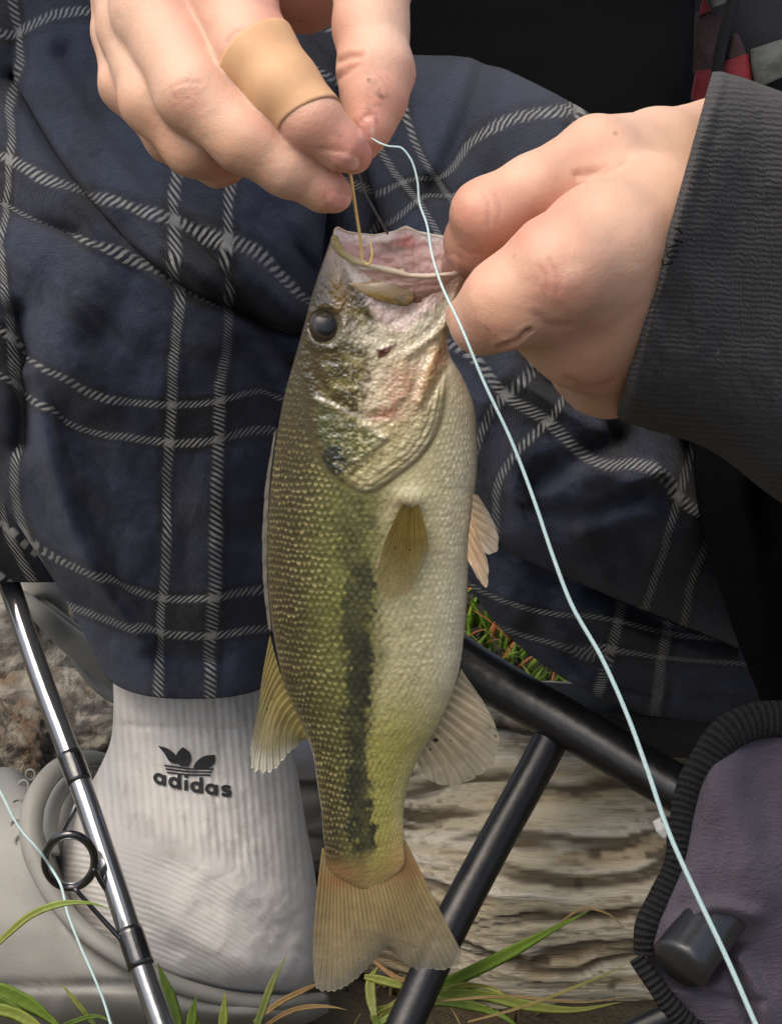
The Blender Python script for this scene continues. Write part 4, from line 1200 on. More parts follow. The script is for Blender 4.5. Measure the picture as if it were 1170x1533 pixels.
# cuff and sleeve of the left arm: sections run from the top edge to the bottom edge
def cuffuv(l): 
    return np.stack([(l['py'] + .06 * (1170 - l['px'])) / 8.6, l['px'] / 100], -1).reshape(-1, 2)
def cuffdisp(o):
    px, py = o['px'], o['py']
    return (.004 * fbm(px / 120, py / 160, 0, 3, 61) + .0006 * fbm(px / 14, py / 14, 0, 2, 62)) * sstep(0, .25, o['S'])
cuffrows = [[1070, 110, 932, 620, .488, .494, .046, .035, 0, 0], [1065, 108, 922, 622, .485, .490, .054, .04, 2, 0], [1072, 107, 928, 628, .484, .490, .057, .044, 2, 0], [1096, 112, 960, 640, .487, .493, .058, .046, 0, 0],
            [1150, 130, 1050, 668, .497, .506, .056, .05, 0, 0], [1230, 160, 1150, 740, .515, .53, .060, .05, 0, 0], [1330, 200, 1240, 800, .545, .56, .062, .06, 0, 0]]
def cuffloft():
    return jack('cuff', cuffrows, 170, 260, cuffdisp, M_RIB, .62, (False, False), cuffuv, 'charcoal ribbed knit cuff with frayed edge round the wrist')
oc, lfcuff = cuffloft()
# tattered threads at the cuff's edge
rl = random.Random(4)
for i in range(6):
    x0 = 1012 - i * 3.2 + rl.uniform(-3, 3); y0 = 352 + i * 9 + rl.uniform(-4, 4)
    d0 = float(front_depth(lfcuff, [x0 + 8], [y0])[0]) - .001
    V, Fq = tube_px([(x0 + 10, y0, d0), (x0 - rl.uniform(-2, 5), y0 + rl.uniform(-8, 4), d0 - .001), (x0 - rl.uniform(0, 9), y0 + rl.uniform(-12, 8), d0)], [1.4, 1.2, .7], 10, nseg=6)
    mesh_obj('thread', V, Fq, M_JACKET, PERSON)
# sleeve up to the shoulder
def world_chain_tube(pts, rads, n=50, seg=40, name='sleeve', nz=.008, seed=3):
    p = spl(pts, n); c0 = np.linspace(0, 1, len(rads)); r = np.interp(np.linspace(0, 1, n), c0, rads)
    V, Fq = tube(p, r, seg)
    k_ = n * seg
    V = V.copy(); ctr = np.repeat(p, seg, 0)
    dv = V[:k_] - ctr
    V[:k_] = ctr + dv * (1 + nz / .05 * fbm(V[:k_, 0] * 30, V[:k_, 1] * 30, V[:k_, 2] * 30, 3, seed))[:, None]
    return mesh_obj(name, V, Fq, M_JACKET, PERSON)
w1 = P(1260, 480, .56)
world_chain_tube([w1, w1 + np.array([.07, .08, .02]), (.32, .74, .52), (.29, .93, .65), (.16, 1.05, .72)], [.050, .058, .066, .072, .07])
w2 = P(352, -520, .62)
world_chain_tube([w2, w2 + np.array([-.03, .06, .02]), (-.21, .80, .60), (-.17, .97, .69), (-.04, 1.05, .72)], [.036, .046, .058, .068, .07], seed=9)
# hem of the jacket falling beside the thigh, and pocket flap in front of it
jack('jacket_hem', [[1040, 560, 1420, 520, .66, .66, .05, .06, 0, 0], [1036, 650, 1420, 640, .655, .66, .055, .06, 0, 0], [1044, 760, 1420, 800, .66, .665, .055, .06, 0, 0], [1076, 880, 1420, 950, .67, .675, .05, .06, 0, 0], [1112, 985, 1420, 1050, .685, .69, .04, .05, 0, 0], [1150, 1078, 1420, 1120, .70, .70, .02, .03, 0, 0]], 170, 160,
     lambda o: (strokes(o['px'], o['py'], [([(1100, 640), (1120, 800), (1150, 960)], 20, .006), ([(1135, 660), (1150, 820)], 14, -.006)]) + .004 * fbm(o['px'] / 50, o['py'] / 120, 0, 3, 71)) * sstep(0, .3, o['S']))

# ---- sock
k = NT('white_sock_knit'); at = k.attr('pat').outputs['Vector']; sp = k.n('ShaderNodeSeparateXYZ'); k.l(at, sp.inputs[0]); co = k.coord()
n1 = k.noise(co, 110, 5, .65); n2 = k.noise(co, 2600, 3, .7)
ribv = k.math('SINE', k.math('MULTIPLY_ADD', sp.outputs[0], 6.2832, k.math('MULTIPLY', n1, 1.2)))
rowv = k.math('SINE', k.math('MULTIPLY_ADD', sp.outputs[1], 6.2832, k.math('MULTIPLY', n1, 2.5)))
zr = k.math('MAXIMUM', sp.outputs[2], 0.0); zrow = k.math('MAXIMUM', k.math('MULTIPLY', sp.outputs[2], -1.0), 0.0)
rib = k.math('MULTIPLY', ribv, zr); row = k.math('MULTIPLY', rowv, zrow)
hh = k.math('ADD', k.math('ADD', k.math('MULTIPLY', rib, .26), k.math('MULTIPLY', row, .20)), k.math('MULTIPLY', n2, .9))
cc = k.mixc(k.math('MULTIPLY_ADD', k.math('ADD', rib, k.math('MULTIPLY', row, .5)), .25, .5), tuple(lin((202, 198, 190))), tuple(lin((226, 223, 218))))
cc = k.mixc(k.math('MULTIPLY', k.math('GREATER_THAN', n1, .60), .18), cc, tuple(lin((150, 140, 120))))
k.p(Base_Color=cc, Roughness=.95, Specular_IOR_Level=.1, Sheen_Weight=.15, Subsurface_Weight=.08, Subsurface_Scale=.004)
k.bump(hh, .0011); M_SOCK = k.m
sockrows = [[176, 960, 402, 960, .852, .852, .036, .036, 10, -10], [170, 1010, 410, 1012, .858, .857, .038, .036, 14, -12], [170, 1060, 424, 1066, .864, .863, .040, .036, 16, -14], [166, 1108, 438, 1122, .870, .869, .044, .036, 16, -16],
            [146, 1156, 449, 1180, .876, .874, .050, .036, 14, -16], [116, 1206, 459, 1240, .882, .878, .057, .036, 10, -16], [92, 1262, 470, 1300, .886, .880, .063, .036, 6, -16], [84, 1330, 477, 1365, .888, .880, .066, .036, 4, -12], [100, 1400, 477, 1425, .888, .880, .064, .036, 0, -10], [140, 1456, 470, 1470, .888, .880, .055, .034, 0, -6], [230, 1496, 440, 1500, .886, .880, .03, .02, 0, 0]]
def sockdisp(o):
    px, py = o['px'], o['py']; f = sstep(0, .3, o['S'])
    h = .0022 * fbm(px / 70, py / 90, 0, 3, 81) + .0010 * fbm(px / 22, py / 26, 0, 3, 82)
    h += strokes(px, py, [([(150, 1180), (200, 1250), (290, 1330), (420, 1400)], 26, -.003), ([(120, 1230), (190, 1310), (280, 1400), (380, 1450)], 18, .0022), ([(250, 1300), (350, 1290), (450, 1330)], 24, -.0014)])
    h -= .0012 * np.exp(-((py - 1090 - .03 * (px - 300)) / 7) ** 2)
    return h * f
lfS = loft(sockrows, 420, 420, sockdisp, sup=.95)
sx_, sy_ = lfS['px'], lfS['py']
zone = sstep(1330, 1250, sy_ - .25 * (sx_ - 300) + 14 * fbm(sx_ / 40, sy_ / 40, 0, 2, 4))
rowz = (1 - zone) * sstep(470, 300, sx_ + .25 * (1500 - sy_)) * sstep(1180, 1240, sy_) * (.55 + .45 * sstep(-.3, .3, fbm(sx_ / 60, sy_ / 40, 0, 2, 14)))
uvs = np.stack([(sx_ - (sy_ - 1050) * .08) / 11.5, (sy_ - .0010 * np.clip(sx_ - 90, 0, None) ** 2 - .10 * sx_) / 9.0, zone * (1 - rowz) - rowz], -1)
o = mesh_obj('sock', lfS['V'], lfS['F'], M_SOCK, PERSON, uv=pad(uvs.reshape(-1, 3), lfS)); tag(o, 'white ribbed crew sock with black logo')
SOCK = o
# logo print: built as thin shapes lying on the knit
k = NT('sock_logo_thread'); n2 = k.noise(k.coord(), 1800, 2); k.p(Base_Color=k.mixc(n2, tuple(lin((20, 20, 22))), tuple(lin((46, 46, 48)))), Roughness=.9); k.bump(n2, .0006); M_LOGO = k.m
def on_sock(pts2, faces, name):
    pts2 = np.asarray(pts2, float)
    d = front_depth(lfS, pts2[:, 0], pts2[:, 1]) - .0009
    mesh_obj(name, P(pts2[:, 0], pts2[:, 1], d), faces, M_LOGO, SOCK, smooth=False)
def ribbon(path, wd):
    p = np.asarray(path, float); n = len(p)
    t = np.gradient(p, axis=0); t /= np.linalg.norm(t, axis=1)[:, None] + 1e-9
    nn = np.stack([-t[:, 1], t[:, 0]], -1); w = np.broadcast_to(np.asarray(wd, float), (n,))[:, None] / 2
    V = np.concatenate([p + nn * w, p - nn * w]); i = np.arange(n - 1)
    return V, np.stack([i, i + 1, i + 1 + n, i + n], -1)
def stroke_mesh(paths, name):
    Vs, Fs, o_ = [], [], 0
    for p, w in paths:
        V, Fq = ribbon(p, w); Vs.append(V); Fs.append(Fq + o_); o_ += len(V)
    on_sock(np.concatenate(Vs), np.concatenate(Fs), name)
def arc(cx, cy, rx, ry, a0, a1, n=22):
    a = np.radians(np.linspace(a0, a1, n)); return np.stack([cx + rx * np.cos(a), cy + ry * np.sin(a)], -1)
def letter(ch, x):
    y0 = 0
    if ch == 'a': return [(arc(x + 7, -7, 6, 6, 0, 360), 5.3), (np.array([[x + 14, -14.5], [x + 14, 1.2]]), 5.5)], 21
    if ch == 'd': return [(arc(x + 7, -7, 6, 6, 0, 360), 5.3), (np.array([[x + 14, -22.5], [x + 14, 1.2]]), 5.5)], 21
    if ch == 'i': return [(np.array([[x + 2.5, -14.5], [x + 2.5, 1.2]]), 5.5), (np.array([[x + 2.5, -22.5], [x + 2.5, -17.8]]), 5.5)], 9.5
    if ch == 's': return [(spl([(x + 13, -11.6), (x + 8, -13.2), (x + 2.6, -11.5), (x + 3.4, -8), (x + 8, -7), (x + 12.6, -5.4), (x + 12, -1.6), (x + 7, -.3), (x + 1, -2)], 24), 5.1000000000000005)], 18
x = 0
# baseline runs along the ankle, slightly falling to the right
def place(p):
    p = np.asarray(p, float); xx = 231 + p[:, 0] * 1.07
    b = 1171 + (xx - 231) * .27 - ((xx - 231) / 112) ** 2 * 12
    return np.stack([xx, b + p[:, 1] * 1.02 + p[:, 0] * .02], -1)
for ch in 'adidas':
    st_, adv = letter(ch, x); x += adv
    stroke_mesh([(place(p), w) for p, w in st_], 'logo_letter')
def leaf(path_l, path_r):
    a, b = spl(path_l, 20), spl(path_r, 20); V = np.concatenate([a, b]); i = np.arange(19)
    return V, np.stack([i, i + 1, i + 21, i + 20], -1)
for L_, R_ in (([(236, 1116), (246, 1128), (254, 1140), (262, 1144)], [(236, 1116), (252, 1121), (264, 1132), (268, 1144)]),
               ([(274, 1118), (265, 1128), (264, 1138), (270, 1147)], [(274, 1118), (284, 1127), (286, 1138), (282, 1148)]),
               ([(322, 1130), (306, 1132), (294, 1140), (289, 1149)], [(322, 1130), (321, 1142), (312, 1150), (298, 1152)])):
    V, Fq = leaf(L_, R_); on_sock(V, Fq, 'logo_leaf')
stroke_mesh([(np.array([[246 + i * 2, 1146 + i * 5.2 + 0], [283 + i, 1151 + i * 4.6], [320 - i * 2.5, 1151.5 + i * 4.4]]), 2.6) for i in range(3)], 'logo_stripe')
# ------------------------------------------------------------------ ground and things around
k = NT('soil'); co = k.coord(); n1 = k.noise(co, 18, 6, .65); n2 = k.noise(co, 160, 4, .7)
cc = k.mixc(n1, tuple(lin((48, 38, 28))), tuple(lin((96, 80, 58)))); cc = k.mixc(k.math('MULTIPLY', n2, .6), cc, tuple(lin((60, 62, 36))))
k.p(Base_Color=cc, Roughness=.95); k.bump(k.math('ADD', n1, n2), .006); M_SOIL = k.m
gx = np.concatenate([[-200, -40, -8, -2.5], np.linspace(-1.2, 1.2, 130), [2.5, 8, 40, 200]]); gy = np.concatenate([[-60, -10, -1], np.linspace(.1, 2.6, 130), [4, 9, 40, 300]])
X, Y = np.meshgrid(gx, gy, indexing='ij')
near = (np.abs(X) < 1.25) & (Y > 0) & (Y < 2.7)
Z = np.where(near, .012 * fbm(X * 9, Y * 9, 0, 4, 3) - .008, -.02)
o = mesh_obj('ground', np.stack([X, Y, Z], -1), grid_faces(len(gx), len(gy))[:, ::-1], M_SOIL); tag(o, 'brown soil with bits of dry grass under everything', kind='structure')

# ---- weathered log
def log():
    n_, m_ = 620, 300
    xs = np.linspace(-.02, .42, n_); th = np.linspace(0, 2 * np.pi, m_, endpoint=False)
    X, T_ = np.meshgrid(xs, th, indexing='ij')
    R = .080 + .008 * fbm(X * 5, np.cos(T_) * 1.2, np.sin(T_) * 1.2, 3, 4) - .02 * sstep(.05, -.02, X)
    tt_ = T_ * .076
    wav = .012 * fbm(X * 15, tt_ * 12, 0, 3, 9) + .005 * fbm(X * 40, tt_ * 30, 0, 2, 10)
    g1 = fbm(X * 20, (tt_ + wav) * 260, 0, 4, 5); g2 = fbm(X * 50, (tt_ + wav) * 620, 0, 3, 6)
    crack = sstep(.16, .40, -fbm(X * 11 + 4, (tt_ + wav) * 150, 0, 3, 15))
    h = .0017 * g1 + .0012 * g2 - .0026 * crack + .003 * fbm(X * 18, tt_ * 60, 0, 2, 19)
    R = R + h
    Yc, Zc = .850, .038
    V = np.stack([X, Yc + R * np.cos(T_) * 1.05, Zc + R * np.sin(T_) * .95], -1)
    c = mix(np.broadcast_to(lin((226, 214, 184)), V.shape), lin((248, 240, 218)), sstep(-.25, .35, g1 + .4 * fbm(X * 12, tt_ * 40, 0, 3, 26)))
    c = mix(c, lin((196, 168, 120)), sstep(.05, .45, fbm(X * 8 + 9, (tt_ + wav) * 60, 0, 4, 27)) * .65)
    c = mix(c, lin((214, 198, 162)), sstep(.0, .4, fbm(X * 5, tt_ * 30, 0, 4, 28)) * .6)
    c = mix(c, lin((62, 48, 32)), crack * .85)
    c = mix(c, lin((110, 88, 58)), sstep(.15, .4, -g2) * .5)
    holes = sstep(.42, .52, fbm(X * 60, tt_ * 110, 0, 2, 99))
    c = mix(c, lin((50, 38, 24)), holes * .8)
    Vv = V.reshape(-1, 3); ctr = Vv.reshape(n_, m_, 3)[[0, -1]].mean(1)
    j = np.arange(m_); j2 = (j + 1) % m_; q = len(Vv)
    tri = np.concatenate([np.stack([np.full(m_, q), j2, j], -1), np.stack([np.full(m_, q + 1), (n_ - 1) * m_ + j, (n_ - 1) * m_ + j2], -1)])
    cc_ = np.concatenate([c.reshape(-1, 3), [lin((150, 130, 96))] * 2])
    return np.concatenate([Vv, ctr]), (grid_faces(n_, m_, True), tri), cc_
k = NT('weathered_wood'); at = k.attr('Col'); n2 = k.noise(k.coord(), 620, 5, .75, scl=(.09, 1, 1)); n3 = k.noise(k.coord(), 260, 4, .7, scl=(.10, 1, 1))
st_ = k.ramp(n3, [(.40, (1, 1, 1)), (.47, (0, 0, 0))])
cc = k.mixc(k.math('MULTIPLY', n2, .14), at.outputs[0], tuple(lin((140, 118, 84))))
cc = k.mixc(k.math('MULTIPLY', st_, .22), cc, tuple(lin((84, 66, 44))))
k.p(Base_Color=cc, Roughness=.85, Specular_IOR_Level=.25); k.bump(k.math('ADD', n2, n3), .0022)
V, Fq, cc = log()
o = mesh_obj('log', V, Fq, k.m, col=cc); tag(o, 'bleached weathered driftwood log with cracked grain lying behind the chair leg', 'log')

# ---- stones on the left
k = NT('rock'); at = k.attr('Col'); n2 = k.noise(k.coord(), 220, 5, .7)
k.p(Base_Color=k.mixc(k.math('MULTIPLY', n2, .45), at.outputs[0], tuple(lin((58, 54, 48)))), Roughness=.9); k.bump(n2, .006); M_ROCK = k.m
def rock(cx, cy, cd, rx, ry, rz, seed, label, tint, rot=0.0):
    n_, m_ = 64, 96
    th = np.linspace(0.001, np.pi - .001, n_); ph = np.linspace(0, 2 * np.pi, m_, endpoint=False)
    T_, H_ = np.meshgrid(th, ph, indexing='ij')
    q = np.stack([np.sin(T_) * np.cos(H_), np.sin(T_) * np.sin(H_), np.cos(T_)], -1)
    r = 1 + .34 * fbm(q[..., 0] * 1.6 + seed, q[..., 1] * 1.6, q[..., 2] * 1.6 + 3, 2, seed)
    fac = fbm(q[..., 0] * 3 + seed, q[..., 1] * 3, q[..., 2] * 3 + 9, 3, seed + 3)
    r += .22 * np.round(fac * 5) / 5 + .09 * fbm(q[..., 0] * 9, q[..., 1] * 9, q[..., 2] * 9 + 5, 4, seed + 7)
    W_ = q * r[..., None] * np.array([rx, ry, rz])
    a = math.radians(rot); W_ = np.stack([W_[..., 0] * math.cos(a) - W_[..., 2] * math.sin(a), W_[..., 1], W_[..., 0] * math.sin(a) + W_[..., 2] * math.cos(a)], -1)
    c0 = P(cx, cy, cd)
    V = W_ + c0
    g = fbm(q[..., 0] * 4, q[..., 1] * 4, q[..., 2] * 4 + 2, 4, seed + 1)
    c = mix(np.broadcast_to(lin(tint), V.shape), lin((172, 166, 152)), sstep(-.1, .4, g)); c = mix(c, lin((134, 104, 76)), sstep(.1, .5, fbm(q[..., 0] * 3 + 7, q[..., 1] * 3, q[..., 2] * 3 + 1, 3, seed + 2)) * .7)
    c = mix(c, lin((70, 66, 60)), sstep(.05, .35, -g) * .7)
    o = mesh_obj('rock', V, grid_faces(n_, m_, True), M_ROCK, col=c.reshape(-1, 3), smooth=True); tag(o, label, 'rock', 'rocks behind the clog')
    return o
rock(-10, 985, 1.16, .052, .05, .040, 3, 'grey rough rock behind the fishing rod, highest of the pile', (140, 138, 130), 14)
rock(95, 1075, 1.12, .048, .04, .026, 9, 'brownish cracked rock between the rod and the white sock', (120, 112, 100), -10)
rock(150, 1120, 1.09, .036, .03, .026, 14, 'dark grey rock half hidden by the white sock', (96, 92, 86), 20)
rock(-5, 1122, 1.03, .040, .03, .024, 23, 'pale tan rock resting against the toe of the clog', (150, 138, 118), -32)
rock(60, 1140, 1.10, .07, .05, .020, 31, 'dark flat rock at the bottom of the pile', (84, 80, 74), 0)

# ---- clogs
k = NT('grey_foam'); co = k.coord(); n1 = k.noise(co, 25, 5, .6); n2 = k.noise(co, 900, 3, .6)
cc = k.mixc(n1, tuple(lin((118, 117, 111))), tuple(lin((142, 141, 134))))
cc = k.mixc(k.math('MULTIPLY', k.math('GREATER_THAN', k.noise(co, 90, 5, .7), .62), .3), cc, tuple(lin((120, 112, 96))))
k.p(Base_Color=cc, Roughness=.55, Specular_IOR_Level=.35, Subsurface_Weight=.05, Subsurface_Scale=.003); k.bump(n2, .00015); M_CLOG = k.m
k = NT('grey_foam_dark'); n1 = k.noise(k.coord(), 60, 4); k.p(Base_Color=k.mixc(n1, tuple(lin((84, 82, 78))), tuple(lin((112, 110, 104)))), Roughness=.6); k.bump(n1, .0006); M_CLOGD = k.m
CLOG = empty('clog', tuple(P(150, 1500, .89)))
tag(CLOG, 'light grey foam clog worn over the white sock, rim dotted with bumps', 'clog')
# sections run along the shoe; top edge to bottom edge
cr = [[-330, 1330, -330, 1480, .93, .92, .02, .02, 0, 0], [-250, 1225, -250, 1520, .925, .91, .045, .05, 0, 0], [-120, 1165, -120, 1535, .925, .905, .058, .055, 0, 0], [-20, 1150, -20, 1540, .925, .90, .064, .055, 0, 0], [30, 1156, 40, 1542, .922, .895, .066, .05, 0, 0],
      [62, 1196, 70, 1543, .91, .892, .067, .045, 0, 0], [88, 1290, 100, 1543, .895, .89, .068, .04, 0, 0], [130, 1372, 150, 1543, .89, .888, .068, .04, 0, 0], [210, 1434, 220, 1542, .888, .886, .064, .04, 0, 0], [300, 1474, 300, 1540, .886, .885, .056, .04, 0, 0], [400, 1490, 400, 1536, .884, .884, .044, .036, 0, 0], [470, 1486, 470, 1528, .884, .884, .020, .02, 0, 0], [492, 1490, 492, 1515, .884, .884, .004, .004, 0, 0]]
l = loft(cr, 240, 120, lambda o: .0015 * fbm(o['px'] / 90, o['py'] / 60, 0, 3, 5) * sstep(0, .3, o['S']) - .004 * np.exp(-((o['py'] - 1478 + .02 * o['px']) / 7) ** 2) * sstep(0, .4, o['S']) * sstep(330, 200, o['px']), sup=.82)
adopt(mesh_obj('upper', l['V'], l['F'], M_CLOG), CLOG); lfK = l
def px_tube_obj(name, pts, rad, mat, parent, n=60, seg=14, flat=None):
    V, Fq = tube_px(pts, rad, n, nseg=seg)
    o = mesh_obj(name, V, Fq, mat)
    if parent is not None: adopt(o, parent)
    return o
px_tube_obj('rim', [(178, 1150, .905), (150, 1136, .90), (118, 1136, .885), (84, 1152, .865), (58, 1186, .848), (46, 1230, .838), (50, 1272, .832), (66, 1312, .828), (108, 1376, .824), (180, 1432, .820), (260, 1472, .826), (350, 1496, .836), (430, 1500, .85), (484, 1494, .875)], [9, 12, 15, 17, 17, 16, 14, 13, 12, 12, 12, 12, 11, 9], M_CLOG, CLOG, 120)
px_tube_obj('rim_liner', [(172, 1168, .905), (140, 1158, .898), (108, 1168, .885), (84, 1198, .868), (76, 1240, .856), (82, 1280, .85)], [8, 10, 12, 12, 11, 8], M_CLOG, CLOG, 60)
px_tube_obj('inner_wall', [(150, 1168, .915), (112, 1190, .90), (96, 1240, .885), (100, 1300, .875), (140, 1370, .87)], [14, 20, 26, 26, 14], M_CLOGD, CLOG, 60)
for x, y in ((36, 1176), (26, 1204), (24, 1234), (30, 1258), (46, 1160)):
    d0 = float(front_depth(lfK, [x], [y])[0])
    a = np.linspace(0, 2 * np.pi, 16, endpoint=False)
    W_ = P(x + 7 * np.cos(a), y + 8 * np.sin(a), d0 + .0002)
    V, Fq = tube(W_, 2.0 * d0 / F_PX, 8, closed=True)
    adopt(mesh_obj('bump_ring', V, Fq, M_CLOG), CLOG)
CLOG2 = empty('clog', tuple(P(450, 1300, 1.06)))
tag(CLOG2, 'grey foam clog tucked behind the white sock with its heel strap standing up', 'clog')
# heel strap: a flat band that loops up to its rivet
def band(name, pts, wid, thick, mat, parent, n=70):
    p = spl(pts, n); W_ = P(p[:, 0], p[:, 1], p[:, 2])
    t = np.gradient(W_, axis=0); t /= np.linalg.norm(t, axis=1)[:, None]
    side = np.array([-.25, .75, .6]); 
    V = []
    for i in range(n):
        s1 = side - (side @ t[i]) * t[i]; s1 /= np.linalg.norm(s1); n1 = np.cross(t[i], s1)
        a = np.linspace(0, 2 * np.pi, 16, endpoint=False)
        w = np.interp(i / (n - 1), np.linspace(0, 1, len(wid)), wid)
        V.append(W_[i] + (np.sign(np.cos(a)) * np.abs(np.cos(a)) ** .6)[:, None] * s1 * w + (np.sign(np.sin(a)) * np.abs(np.sin(a)) ** .6)[:, None] * n1 * thick)
    V = np.array(V).reshape(-1, 3)
    q = len(V); V = np.concatenate([V, [W_[0], W_[-1]]]); j = np.arange(16); j2 = (j + 1) % 16
    o = mesh_obj(name, V, (grid_faces(n, 16, True), np.concatenate([np.stack([np.full(16, q), j2, j], -1), np.stack([np.full(16, q + 1), (n - 1) * 16 + j, (n - 1) * 16 + j2], -1)])), mat); adopt(o, parent); return o
band('heel_strap', [(20, 905, .985), (34, 882, .985), (58, 872, .99), (82, 882, 1.0), (92, 905, 1.01), (100, 940, 1.02), (130, 985, 1.03), (190, 1030, 1.04), (260, 1070, 1.05)], [.008, .009, .011, .013, .014, .013, .012], .0030, M_CLOG, CLOG2)
px_tube_obj('heel_strap_edge', [(28, 892, .972), (60, 918, .972), (98, 952, .985), (140, 985, .995), (200, 1030, 1.01)], [12, 16, 20, 21, 22], M_CLOG, CLOG2, 50)
px_tube_obj('heel_strap_edge', [(46, 884, .985), (76, 912, .99), (110, 940, 1.0), (150, 974, 1.01)], [5, 8, 9, 9], M_CLOG, CLOG2, 40)
l = loft([[250, 1060, 640, 1105, 1.06, 1.06, .01, .02, 0, 0], [240, 1110, 652, 1140, 1.055, 1.06, .04, .05, 0, 0], [240, 1180, 655, 1190, 1.05, 1.06, .055, .05, 6, 0], [240, 1250, 640, 1250, 1.05, 1.06, .06, .05, 8, 0], [250, 1310, 620, 1310, 1.05, 1.06, .055, .05, 6, 0], [270, 1340, 590, 1338, 1.05, 1.06, .03, .03, 0, 0]], 100, 120,
         lambda o: (.004 * fbm(o['px'] / 60, o['py'] / 26, 0, 3, 15) - .004 * np.exp(-((o['py'] - 1180) / 8) ** 2)) * sstep(0, .3, o['S']), sup=.85)
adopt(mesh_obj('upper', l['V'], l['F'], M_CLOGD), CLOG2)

# ---- fishing rod
k = NT('rod_blank'); n1 = k.noise(k.coord(), 90, 3); k.p(Base_Color=k.mixc(n1, tuple(lin((118, 120, 122))), tuple(lin((140, 142, 144)))), Roughness=.14, Metallic=.85, Coat_Weight=.5, Coat_Roughness=.05); k.bump(n1, .0002); M_ROD = k.m
k = NT('rod_wrap'); n1 = k.noise(k.coord(), 200, 3); k.p(Base_Color=k.mixc(n1, tuple(lin((14, 14, 15))), tuple(lin((30, 30, 31)))), Roughness=.22, Coat_Weight=1.0, Coat_Roughness=.08); k.bump(n1, .0003); M_WRAP = k.m
rod_pts = [(-140, 470, .905), (12, 868, .848), (60, 1010, .822), (112, 1150, .800), (170, 1320, .780), (204, 1424, .770), (242, 1533, .760), (330, 1790, .735)]
ROD = empty('fishing_rod', tuple(P(330, 1790, .735)))
tag(ROD, 'glossy black fishing rod leaning across the clog and white sock', 'fishing rod')
px_tube_obj('blank', rod_pts, [15, 16, 16.5, 17, 18, 19, 20], M_ROD, ROD, 80, 20)
px_tube_obj('wrap', [(104, 1128, .8022), (120, 1172, .7972)], [19, 19], M_WRAP, ROD, 8, 20)
px_tube_obj('wrap', [(193, 1390, .7732), (212, 1448, .7676)], [20.5, 20.5], M_WRAP, ROD, 8, 20)
def ring(name, cx, cy, d, rx, ry, tr_, tilt, mat, parent):
    a = np.linspace(0, 2 * np.pi, 48, endpoint=False)
    W_ = P(cx + rx * np.cos(a), cy + ry * np.sin(a), d + tilt * np.sin(a))
    V, Fq = tube(W_, tr_ * d / F_PX, 10, closed=True)
    o = mesh_obj(name, V, Fq, mat); adopt(o, parent); return o
GUIDE = ring('line_guide', 105, 1289, .772, 38, 40, 6.2, .010, M_WRAP, ROD)
o = px_tube_obj('guide_foot', [(92, 1252, .782), (105, 1226, .79), (122, 1185, .797)], [3.5, 4, 4.5], M_WRAP, ROD, 20)
o = px_tube_obj('guide_foot', [(112, 1330, .765), (150, 1372, .769), (200, 1425, .7695)], [3.5, 4, 5], M_WRAP, ROD, 20)
o = px_tube_obj('guide_foot', [(140, 1300, .772), (158, 1330, .777), (178, 1350, .778)], [3.5, 4, 5], M_WRAP, ROD, 20)
a = np.linspace(0, 2 * np.pi, 48, endpoint=False)
W_ = P(105 + 32 * np.cos(a), 1289 + 34 * np.sin(a), .7715 + .010 * np.sin(a)); V, Fq = tube(W_, 1.6 * .77 / F_PX, 8, closed=True)
k = NT('guide_insert'); n1 = k.noise(k.coord(), 300, 2); k.p(Base_Color=k.mixc(n1, (.3, .3, .3), (.42, .42, .42)), Roughness=.2, Metallic=.8); adopt(mesh_obj('guide_insert', V, Fq, k.m), ROD)

# ---- lines and hook
k = NT('braided_line'); n1 = k.noise(k.coord(), 1500, 2); k.p(Base_Color=k.mixc(n1, tuple(lin((146, 172, 172))), tuple(lin((180, 202, 198)))), Roughness=.5); k.bump(n1, .00008); M_LINE = k.m
V, Fq = tube_px([(556, 207, .4395), (566, 213, .437), (582, 219, .436), (600, 221, .436), (612, 234, .436), (624, 268, .436), (628, 306, .436), (638, 334, .435), (646, 380, .432), (658, 420, .424), (690, 490, .416), (724, 572, .414), (765, 660, .414), (800, 752, .414), (828, 835, .414), (855, 905, .414), (900, 985, .414), (938, 1070, .414), (968, 1152, .414), (1000, 1245, .414), (1040, 1335, .414), (1085, 1430, .414), (1130, 1533, .414), (1250, 1800, .414)], [1.4, 2.0, 2.6, 3.1, 3.5, 3.8, 4.1, 4.3], 300, nseg=10)
o = mesh_obj('fishing_line', V, Fq, M_LINE); tag(o, 'pale blue fishing line running from the pinching fingers down past the fish', 'fishing line')
V, Fq = tube_px([(-120, 1000, .80), (-40, 1120, .78), (0, 1184, .772), (30, 1240, .768), (63, 1279, .767), (76, 1298, .770), (90, 1322, .765), (102, 1368, .760), (118, 1410, .756), (140, 1460, .752), (156, 1500, .750), (166, 1533, .748), (200, 1640, .74)], [2.2], 160, nseg=8)
o = mesh_obj('fishing_line', V, Fq, M_LINE); tag(o, 'thin whitish fishing line threaded through the rod guide ring', 'fishing line')
k = NT('clear_leader'); n1 = k.noise(k.coord(), 600, 2); k.p(Base_Color=k.mixc(n1, tuple(lin((86, 90, 100))), tuple(lin((110, 114, 122)))), Roughness=.25, Alpha=.75)
V, Fq = tube_px([(534, 252, .447), (546, 288, .455), (562, 318, .462), (580, 350, .47)], [1.8], 30, nseg=8)
o = mesh_obj('leader_line', V, Fq, k.m); tag(o, 'faint grey leader line hanging behind the gold hook', 'fishing line')
k = NT('gold_wire'); n1 = k.noise(k.coord(), 500, 2); k.p(Base_Color=k.mixc(n1, tuple(lin((232, 200, 116))), tuple(lin((246, 224, 156)))), Roughness=.3, Metallic=.25); k.bump(n1, .0002)
